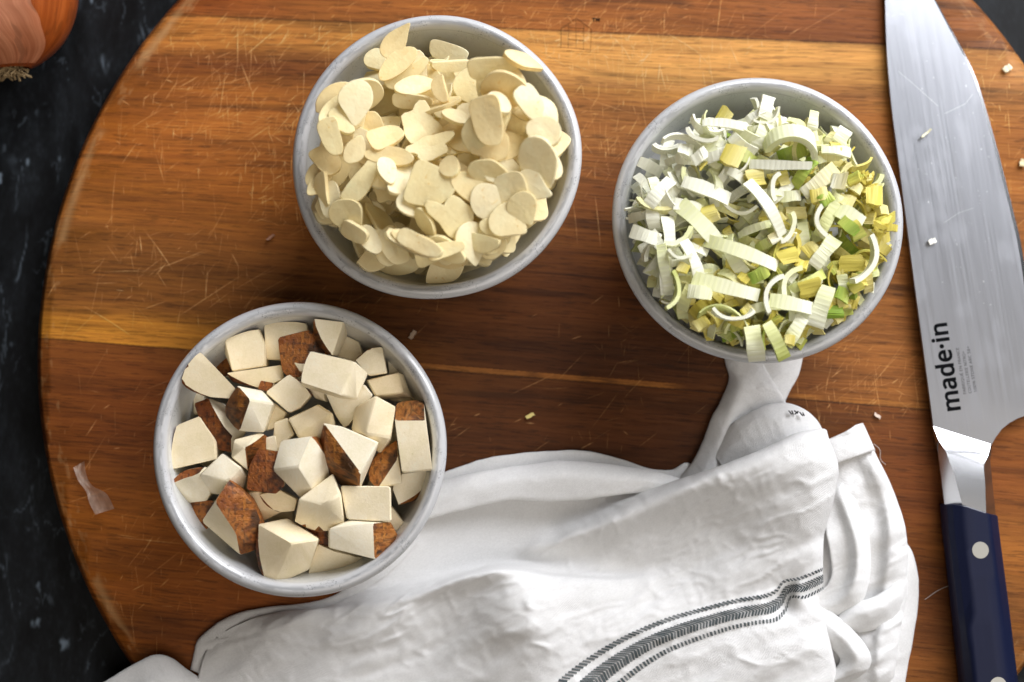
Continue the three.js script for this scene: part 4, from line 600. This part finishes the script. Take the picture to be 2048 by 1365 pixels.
  P('hem', loft([[[1727, 847, 3], [1748, 900, 4.2], [1776, 955, 5], [1798, 1010, 5.5], [1812, 1060, 6], [1816, 1120, 6], [1812, 1200, 6], [1800, 1280, 6], [1788, 1365, 6], [1780, 1440, 5]], [[1712, 852, 5], [1732, 905, 7], [1758, 960, 8], [1776, 1020, 9], [1782, 1090, 10], [1776, 1170, 9], [1768, 1260, 9], [1758, 1350, 9], [1750, 1440, 8]], [[1694, 862, 6], [1711, 925, 5.4], [1736, 990, 5], [1757, 1050, 5.5], [1754, 1131, 5.5], [1748, 1200, 6], [1738, 1270, 6], [1726, 1360, 6], [1718, 1440, 6]], [[1652, 882, 5], [1668, 938, 6], [1690, 1000, 6], [1704, 1060, 6], [1700, 1130, 5], [1690, 1210, 5], [1680, 1290, 5], [1672, 1370, 5], [1668, 1440, 5]], [[1620, 895, 3], [1620, 960, 3], [1630, 1050, 3], [1630, 1130, 3], [1620, 1210, 3], [1610, 1300, 3], [1600, 1440, 3]]], 110, 44, { bot: false, seed: 21, wr: 1.3 }));
  P('fold', loft([[[1655, 880, 6], [1700, 862, 7], [1727, 848, 6]], [[1662, 905, 9], [1706, 890, 10], [1740, 876, 8]], [[1668, 930, 9.5], [1712, 914, 10.5], [1752, 902, 8.5]]], 24, 14, { seed: 23, wr: 0.4, edge: 1 }));
  P('fold', loft([[[1690, 960, 5], [1716, 1010, 8], [1738, 1070, 10], [1742, 1140, 10], [1730, 1195, 9], [1700, 1226, 7], [1660, 1240, 4]], [[1676, 975, 7], [1698, 1030, 13], [1714, 1085, 16], [1716, 1140, 16], [1704, 1185, 14], [1680, 1208, 10], [1645, 1222, 5]], [[1660, 990, 6], [1680, 1045, 9], [1692, 1095, 11], [1694, 1142, 10], [1682, 1175, 9], [1662, 1192, 7], [1635, 1205, 4]], [[1640, 1000, 4], [1650, 1060, 8], [1660, 1105, 10], [1664, 1145, 9], [1655, 1170, 7], [1640, 1182, 5], [1622, 1190, 3]]], 60, 30, { seed: 27, wr: 0.5, edge: 1.6 }));
  P('fold', loft([[[1650, 1262, 4], [1700, 1212, 8], [1745, 1196, 10], [1785, 1172, 9], [1812, 1138, 5]], [[1640, 1285, 6], [1700, 1238, 12], [1745, 1224, 14], [1785, 1200, 12], [1816, 1165, 6]], [[1630, 1310, 4], [1696, 1270, 7], [1742, 1262, 8], [1784, 1245, 7], [1816, 1205, 4]]], 40, 20, { seed: 31, wr: 0.6, edge: 1.4 }));
  P('fold', loft([[[1640, 1205, 4], [1684, 1240, 10], [1722, 1278, 13], [1742, 1312, 14], [1736, 1342, 13], [1700, 1366, 11], [1640, 1400, 8]], [[1630, 1225, 5], [1668, 1262, 14], [1700, 1292, 17], [1714, 1318, 18], [1706, 1338, 17], [1676, 1358, 14], [1620, 1390, 10]], [[1620, 1245, 3], [1648, 1280, 8], [1670, 1304, 10], [1680, 1320, 10], [1672, 1336, 10], [1650, 1352, 9], [1600, 1380, 7]]], 50, 24, { seed: 35, wr: 0.5, edge: 1.4 }));
  // corner reaching under the leek bowl
  P('fold', loft([[[1612, 690, 1.5], [1600, 742, 3.4], [1582, 780, 4.5], [1566, 812, 6], [1548, 850, 7]], [[1570, 690, 3], [1562, 735, 6], [1550, 775, 7], [1535, 810, 8], [1520, 850, 9]], [[1515, 690, 2], [1518, 735, 3], [1512, 775, 4], [1500, 820, 5], [1485, 860, 6]]], 40, 16, { bot: false, seed: 41 }));
  P('hem', loft([[[1446, 690, 2], [1452, 730, 3], [1458, 757, 3.4], [1446, 792, 4], [1422, 840, 5], [1404, 885, 5], [1384, 925, 5], [1360, 955, 4]], [[1470, 690, 6], [1474, 735, 8], [1478, 775, 9], [1466, 815, 10], [1446, 860, 10], [1430, 905, 10], [1408, 945, 9], [1385, 975, 8]], [[1492, 690, 5], [1500, 730, 8], [1512, 765, 8.5], [1502, 810, 8], [1480, 860, 8], [1462, 910, 9], [1440, 950, 9], [1420, 985, 8]], [[1512, 690, 2], [1530, 735, 5], [1556, 778, 7.5], [1572, 808, 8.5], [1560, 850, 9], [1540, 900, 9], [1500, 950, 9], [1460, 990, 9]]], 70, 30, { seed: 43, wr: 0.7 }));
  P('hem', loft([[[876, 964, 5], [950, 946, 8], [1050, 930, 9], [1140, 922, 9.5], [1260, 935, 10], [1330, 948, 11], [1385, 968, 12], [1420, 990, 10]], [[866, 998, 9], [950, 975, 12], [1050, 958, 14], [1140, 954, 15], [1260, 958, 15], [1330, 968, 15], [1385, 982, 14], [1415, 1000, 12]], [[852, 1040, 8], [950, 1015, 11], [1020, 1001, 13], [1090, 1004, 13], [1170, 1000, 14], [1250, 989, 14], [1340, 984, 14], [1400, 1002, 12]]], 90, 20, { seed: 47, wr: 0.5, hs: 1.25 }));
  // the main sheet
  const main = [
    [[860, 985, 2], [1000, 965, 2], [1150, 965, 3], [1300, 968, 9], [1400, 945, 16], [1510, 905, 22], [1590, 868, 25], [1640, 858, 20], [1655, 862, 15]],
    [[820, 1070, 2.5], [950, 1045, 2], [1050, 1035, 2], [1110, 1045, 4], [1180, 1030, 9], [1290, 987, 17], [1400, 950, 23], [1520, 905, 28], [1610, 875, 28], [1660, 880, 21]],
    [[780, 1125, 3], [900, 1098, 2], [1015, 1092, 2], [1085, 1092, 8], [1190, 1056, 17], [1300, 1012, 23], [1420, 972, 28], [1540, 935, 32], [1630, 920, 30], [1678, 935, 22]],
    [[735, 1175, 4], [880, 1148, 3], [1000, 1126, 3], [1110, 1122, 5], [1225, 1092, 9], [1330, 1052, 14], [1440, 1022, 20], [1550, 995, 26], [1630, 985, 26], [1670, 1000, 19]],
    [[690, 1200, 6], [850, 1172, 10], [960, 1140, 15], [1040, 1136, 14], [1130, 1146, 9], [1250, 1145, 5], [1350, 1108, 9], [1450, 1075, 14], [1560, 1050, 20], [1620, 1045, 21], [1652, 1060, 15]],
    [[645, 1215, 6], [820, 1190, 16], [950, 1150, 25], [1020, 1147, 27], [1120, 1157, 19], [1260, 1165, 11], [1370, 1150, 10], [1470, 1120, 13], [1560, 1100, 17], [1625, 1090, 18], [1648, 1110, 13]],
    [[560, 1224, 5], [760, 1222, 16], [920, 1195, 18], [1026, 1192, 27], [1150, 1210, 20], [1280, 1215, 15], [1400, 1198, 14], [1500, 1170, 15], [1580, 1148, 16], [1630, 1140, 16], [1647, 1160, 10]],
    [[485, 1244, 5], [700, 1268, 15], [880, 1258, 13], [1046, 1255, 26], [1180, 1268, 20], [1310, 1265, 17], [1430, 1245, 16], [1520, 1215, 16], [1568, 1198, 12], [1600, 1190, 17], [1640, 1205, 9]],
    [[425, 1280, 4], [640, 1312, 12], [850, 1318, 11], [1064, 1315, 22], [1200, 1325, 18], [1330, 1315, 16], [1460, 1292, 17], [1550, 1262, 17], [1605, 1245, 16], [1645, 1245, 14], [1655, 1265, 8]],
    [[398, 1332, 4], [600, 1370, 10], [820, 1380, 9], [1085, 1378, 20], [1220, 1380, 16], [1350, 1370, 15], [1480, 1350, 16], [1570, 1330, 17], [1630, 1312, 17], [1662, 1320, 13], [1674, 1340, 7]],
    [[385, 1410, 4], [600, 1455, 9], [820, 1460, 8], [1105, 1450, 17], [1250, 1450, 13], [1400, 1440, 13], [1520, 1420, 14], [1620, 1400, 13], [1684, 1400, 6]]];
  P('fold', loft([[[1425, 905, 9], [1462, 852, 13], [1510, 820, 15], [1562, 806, 15], [1606, 817, 15], [1638, 846, 15], [1656, 890, 13]], [[1440, 925, 13], [1480, 880, 18], [1525, 850, 21], [1568, 838, 22], [1602, 845, 22], [1628, 868, 21], [1642, 900, 17]], [[1455, 945, 14], [1500, 912, 20], [1540, 888, 24], [1575, 876, 26], [1602, 878, 25], [1625, 894, 22], [1636, 920, 17]], [[1470, 975, 14], [1510, 945, 18], [1545, 925, 20], [1575, 915, 22], [1600, 915, 22], [1615, 930, 20], [1625, 945, 15]]], 60, 20, { seed: 51, wr: 0.75, edge: 1.6, hs: 0.9 }));
  // make room at both ends so that the sheet closes downwards there
  const tuck = main.map(g => { const a = g[0], z = g[g.length - 1]; return [[a[0] + 2, a[1] + 2, Math.max(0.6, a[2] - 3)], ...g, [z[0] - 3, z[1] + 1, Math.max(0.6, z[2] - 6)]]; });
  const NU = 190, NV = 130, mg = loft(tuck, NU, NV, { bot: false, seed: 61, wr: 1, edge: 2, hs: 1.2 });
  P('sheet', mg);
  // heights of the main sheet by pixel, for the woven stripe
  const GW = 260, GH = 150, X0 = 1060, Y0 = 1090, ST = 2.4, Hm = new Float32Array(GW * GH).fill(-1);
  { const p = mg.attributes.position, ix = mg.index, inv = camera.matrixWorldInverse, V = new THREE.Vector3(), pp = new Float32Array(p.count * 2);
    for (let i = 0; i < p.count; i++) { V.fromBufferAttribute(p, i).applyMatrix4(inv); pp[2 * i] = (1024 + FPX * V.x / -V.z - X0) / ST; pp[2 * i + 1] = (682.5 - FPX * V.y / -V.z - Y0) / ST; }
    for (let k = 0; k < ix.count; k += 3) { const [a, b, c] = [ix.getX(k), ix.getX(k + 1), ix.getX(k + 2)], ax = pp[2 * a], ay = pp[2 * a + 1], bx = pp[2 * b], by = pp[2 * b + 1], cx = pp[2 * c], cy = pp[2 * c + 1], D = (bx - ax) * (cy - ay) - (cx - ax) * (by - ay); if (Math.abs(D) < 1e-9) continue;
      for (let j = Math.max(0, Math.ceil(Math.min(ay, by, cy))); j <= Math.min(GH - 1, Math.max(ay, by, cy)); j++) for (let i = Math.max(0, Math.ceil(Math.min(ax, bx, cx))); i <= Math.min(GW - 1, Math.max(ax, bx, cx)); i++) { const u = ((i - ax) * (cy - ay) - (cx - ax) * (j - ay)) / D, v = ((bx - ax) * (j - ay) - (i - ax) * (by - ay)) / D; if (u < -0.001 || v < -0.001 || u + v > 1.001) continue; const y = p.getY(a) + u * (p.getY(b) - p.getY(a)) + v * (p.getY(c) - p.getY(a)); if (y > Hm[j * GW + i]) Hm[j * GW + i] = y; } } }
  const hm = (x, y) => { const fi = clamp((x - X0) / ST, 0, GW - 1.01), fj = clamp((y - Y0) / ST, 0, GH - 1.01), i = Math.floor(fi), j = Math.floor(fj), g = (a, b) => { const h = Hm[b * GW + a]; return h < 0 ? BT + 0.012 : h; }; return mix(mix(g(i, j), g(i + 1, j), fi - i), mix(g(i, j + 1), g(i + 1, j + 1), fi - i), fj - j); };
  const upL = catmull([[1085, 1390], [1120, 1352], [1180, 1308], [1250, 1268], [1330, 1234], [1400, 1214], [1470, 1196], [1530, 1186], [1552, 1176], [1566, 1160], [1600, 1152], [1646, 1134]], 150), dnL = catmull([[1200, 1440], [1235, 1390], [1275, 1352], [1335, 1312], [1400, 1285], [1470, 1262], [1520, 1252], [1556, 1246], [1574, 1226], [1584, 1200], [1612, 1200], [1648, 1182]], 150);
  const rows = []; for (let i = 0; i <= 150; i++) { const r = []; for (let k = 0; k <= 16; k++) { const x = mix(upL[i][0], dnL[i][0], k / 16), y = mix(upL[i][1], dnL[i][1], k / 16); r.push(at(x, y, hm(x, y) + 0.00045)); } rows.push(r.reverse()); }
  const sg = gridGeo(rows), su = sg.attributes.uv; for (let i = 0; i < su.count; i++) su.setXY(i, su.getX(i) / 0.16, (i % 17) / 16);
  const W = 2048, H = 256, cv = document.createElement('canvas'); cv.width = W; cv.height = H; const c = cv.getContext('2d'); c.fillStyle = '#000'; c.fillRect(0, 0, W, H); c.strokeStyle = '#fff'; c.lineCap = 'butt';
  const q = mulberry(77), dash = (x0, y0, x1, y1, w) => { c.lineWidth = w * (0.8 + 0.4 * q()); const v = 190 + 65 * q() | 0; c.strokeStyle = `rgb(${v},${v},${v})`; c.beginPath(); c.moveTo(x0, y0); c.lineTo(x1 + (q() - 0.5) * 4, y1); c.stroke(); };
  for (let x = -60; x < W + 60; x += 20) { dash(x, 84, x + 34, 128, 11); dash(x + 34, 128, x, 172, 11); }
  for (let x = -60; x < W + 60; x += 24) { dash(x, 12, x + 16, 44, 14); dash(x + 16, 212, x, 244, 12); }
  const am = new THREE.CanvasTexture(cv); am.wrapS = THREE.RepeatWrapping;
  part('stripe', sg, new THREE.MeshStandardMaterial({ color: new THREE.Color().setRGB(0.055, 0.07, 0.075), alphaMap: am, transparent: true, roughness: 0.95, side: THREE.DoubleSide }), tw);
  // a few dark embroidered stitches on the folded edge
  const st = []; for (const [x0, y0, x1, y1] of [[1578, 822, 1584, 829], [1584, 822, 1587, 829], [1589, 822, 1596, 827], [1590, 829, 1597, 823], [1600, 825, 1606, 832], [1606, 826, 1609, 832]]) { const a = at(x0, y0, BT + 0.0192), b = at(x1, y1, BT + 0.0212); st.push(new THREE.TubeGeometry(new THREE.LineCurve3(a, b), 2, 0.0003, 5)); }
  part('stitching', mergeGeometries(st), new THREE.MeshStandardMaterial({ color: 0x15171c, roughness: 0.9 }), tw);
}
// ---------------------------------------------------------------- onion at the corner
{
  const on = thing('onion', 'brown onion with papery skin and root tuft lying on the dark counter', 'onion');
  const c = at(-8, -62, 0.036); on.position.copy(c);
  const root = at(20, 140, 0.030), ax = root.clone().sub(c).normalize();
  const e1 = new THREE.Vector3(0, 1, 0).addScaledVector(ax, -ax.y).normalize(), e2 = new THREE.Vector3().crossVectors(ax, e1);
  const mapOf = (A, B, sd) => dataTex(512, 256, (i, j) => { const v = fbm(i / 5 + sd, j / 90, 4), n = fbm(i / 60 + sd, j / 60, 4), d = smooth(0.62, 0.72, fbm(i / 16 + sd, j / 24, 3)), k = clamp(0.55 + 0.8 * (v - 0.5) + 0.7 * (n - 0.5)); return [0, 1, 2].map(t => mix(A[t], B[t], k) * (1 - 0.12 * d)); }, true, true);
  const mA = new THREE.MeshPhysicalMaterial({ map: mapOf([124, 54, 16], [176, 92, 38], 3), roughness: 0.3, clearcoat: 0.3, clearcoatRoughness: 0.3, side: THREE.DoubleSide }), mB = new THREE.MeshPhysicalMaterial({ map: mapOf([158, 88, 54], [214, 146, 108], 9), roughness: 0.5, side: THREE.DoubleSide });
  // radius of the bulb along its axis, s from -1 (neck) to 1 (root)
  const prof = s => 0.037 * Math.pow(Math.max(0, 1 - Math.abs(s) ** 2.6), 0.52) + 0.0045 * smooth(0.9, 1, s) * 0.6, len = s => s > 0 ? s * 0.049 : s * 0.05;
  const pt = (s, a, k) => { const r = (prof(s) + k) * (1 + 0.012 * Math.sin(7 * a)), p = ax.clone().multiplyScalar(len(s)); return p.addScaledVector(e1, Math.cos(a) * r * 0.96).addScaledVector(e2, Math.sin(a) * r); };
  const shell = (a0, a1, k, s0, s1f) => { const rows = []; for (let i = 0; i <= 64; i++) { const r = []; for (let j = 0; j <= 40; j++) { const a = mix(a0, a1, i / 64), s = mix(s0, s1f(a), j / 40); r.push(pt(s, a, k + 0.0006 * (fbm(a * 9, s * 4, 2) - 0.5))); } rows.push(r); } const g = gridGeo(rows), u = g.attributes.uv; for (let i = 0; i < u.count; i++) u.setXY(i, Math.floor(i / 41) / 64 * (a1 - a0) / 3, (i % 41) / 40); return g; };
  part('bulb', shell(0, Math.PI * 2, 0, -0.995, () => 0.985), mA, on);
  // torn outer skin: covers the near left and top of the bulb
  const rows = []; for (let j = 0; j <= 70; j++) { const s = mix(-0.9, 0.97, j / 70), edge = -0.62 + 0.3 * (fbm(s * 4, 2.2, 3) - 0.5) - 0.5 * smooth(0.45, 0.95, s), r = []; for (let i = 0; i <= 46; i++) { const f = i / 46, a = mix(edge, 2.6, f); r.push(pt(s, a, 0.0011 + 0.0016 * smooth(0.12, 0, f) + 0.0007 * fbm(a * 6, s * 3, 2))); } rows.push(r); }
  { const g = gridGeo(rows), u = g.attributes.uv; for (let i = 0; i < u.count; i++) u.setXY(i, (i % 47) / 46 * 1.1, Math.floor(i / 47) / 70); part('outer_skin', g, mB, on); }
  // root tuft
  const q = mulberry(66), rm = new THREE.MeshStandardMaterial({ color: new THREE.Color().setRGB(0.34, 0.24, 0.12), roughness: 0.9 }), tubes = [];
  const tip = ax.clone().multiplyScalar(0.047);
  for (let k = 0; k < 60; k++) { const a = q() * 6.28, r = 0.0055 * Math.sqrt(q()), b = tip.clone().addScaledVector(e1, Math.cos(a) * r).addScaledVector(e2, Math.sin(a) * r), d = ax.clone().addScaledVector(e1, (q() - 0.35) * 1.6).addScaledVector(e2, (q() - 0.5) * 2.6).normalize(), l = 0.003 + 0.005 * q(), m = b.clone().addScaledVector(d, l * 0.5).addScaledVector(e1, 0.002 * (q() - 0.5)), e = m.clone().addScaledVector(d, l * 0.5).addScaledVector(e2, 0.004 * (q() - 0.5)); tubes.push(new THREE.TubeGeometry(new THREE.CatmullRomCurve3([b, m, e]), 6, 0.00035 + 0.0003 * q(), 5)); }
  part('roots', mergeGeometries(tubes), rm, on);
}
// ---------------------------------------------------------------- garlic skin on the rim of the board, crumbs
{
  const L = catmull([[146, 936, 2.5], [156, 962, 3], [172, 985, 1.8], [178, 1006, 1.6], [190, 1030, 1.4]], 30), Rr = catmull([[168, 923, 4.5], [172, 950, 2], [184, 972, 2.5], [212, 988, 5], [228, 1018, 4]], 30), rows = [];
  for (let i = 0; i <= 30; i++) { const r = []; for (let k = 0; k <= 8; k++) { const f = k / 8; r.push(at(mix(L[i][0], Rr[i][0], f), mix(L[i][1], Rr[i][1], f), BT + 0.001 * (mix(L[i][2], Rr[i][2], f) - 1.2 * Math.sin(f * 3.14) + 2.2 * (fbm(i / 4, k / 2, 2) - 0.5)))); } rows.push(r); }
  const sk = gridGeo(rows); { const u = sk.attributes.uv; for (let i = 0; i < u.count; i++) u.setXY(i, u.getX(i) * 40, u.getY(i) * 40); }
  single('garlic_skin', sk, new THREE.MeshPhysicalMaterial({ map: dataTex(128, 128, (i, j) => { const v = 40 * (fbm(i / 30, j / 3, 3) - 0.5) + 30 * (fbm(i / 12, j / 12, 3) - 0.5); return [226 + v, 204 + v, 186 + v]; }, true, true), roughness: 0.5, transmission: 0.5, thickness: 0, side: THREE.DoubleSide, transparent: true, opacity: 0.6 }), 'papery flake of garlic skin near the edge of the wooden board', 'garlic skin');
  const bit = (px, py, h, l, w, turn, col, label) => {
    const g = new THREE.BoxGeometry(l, 0.0011, w, 4, 1, 2), p = g.attributes.position; for (let i = 0; i < p.count; i++) { const x = p.getX(i), y = p.getY(i), z = p.getZ(i); p.setXYZ(i, x + 0.15 * z + 0.0002 * Math.sin(z * 4000), y + 30 * x * x * (l > 0.003 ? 1 : 0.5) + 0.0002 * Math.sin(x * 3000 + px), z * (1 - 60 * Math.abs(x)) + 0.0002 * Math.sin(x * 2500 + py)); } g.computeVertexNormals();
    const m = single('vegetable_scrap', g, new THREE.MeshPhysicalMaterial({ color: new THREE.Color().setRGB(...col), roughness: 0.45 }), label, 'scrap'); m.position.copy(at(px, py, BT + h)); m.rotation.y = turn;
  };
  bit(1060, 832, 0.0008, 0.0042, 0.0018, 0.5, [0.75, 0.62, 0.22], 'tiny yellow leek scrap on the dark middle of the board');
  bit(1755, 832, 0.0008, 0.0035, 0.0014, -0.6, [0.72, 0.58, 0.48], 'tiny pale pink scrap on the board between the towel and the blade');
  bit(825, 670, 0.0008, 0.0045, 0.002, 1.0, [0.42, 0.30, 0.2], 'small brown dry scrap on the board beside the potato bowl');
  bit(541, 475, 0.0008, 0.0042, 0.0012, 0.7, [0.4, 0.2, 0.12], 'tiny brown sliver on the board left of the garlic bowl');
  bit(2015, 137, 0.0012, 0.0042, 0.003, 0.6, [0.8, 0.74, 0.5], 'cream vegetable crumb on the board beyond the cutting edge');
  bit(2046, 326, 0.0012, 0.0035, 0.003, 1.3, [0.78, 0.66, 0.4], 'yellowish vegetable crumb on the board near the belly of the blade');
  bit(1853, 267, 0.0064, 0.006, 0.0011, 0.7, [0.75, 0.72, 0.5], 'thin pale green leek thread stuck to the blade');
  bit(1865, 483, 0.0072, 0.0036, 0.0026, 0.4, [0.85, 0.84, 0.76], 'small white leek crumb stuck to the blade');
  const th = (pts, label) => single('lint_thread', new THREE.TubeGeometry(new THREE.CatmullRomCurve3(pts.map(([x, y]) => at(x, y, BT + 0.0006))), 24, 0.00012, 4), new THREE.MeshStandardMaterial({ color: 0xcfc8c0, roughness: 1 }), label, 'thread');
  th([[1748, 888], [1760, 900], [1762, 920], [1772, 930]], 'fine loose white thread on the board beside the towel hem');
  th([[1905, 1170], [1880, 1180], [1850, 1200]], 'hair-thin pale fibre on the board beside the knife handle');
}
scene.traverse(o => { if (o.isMesh) { o.castShadow = true; o.receiveShadow = true; } });
renderer.render(scene, camera);
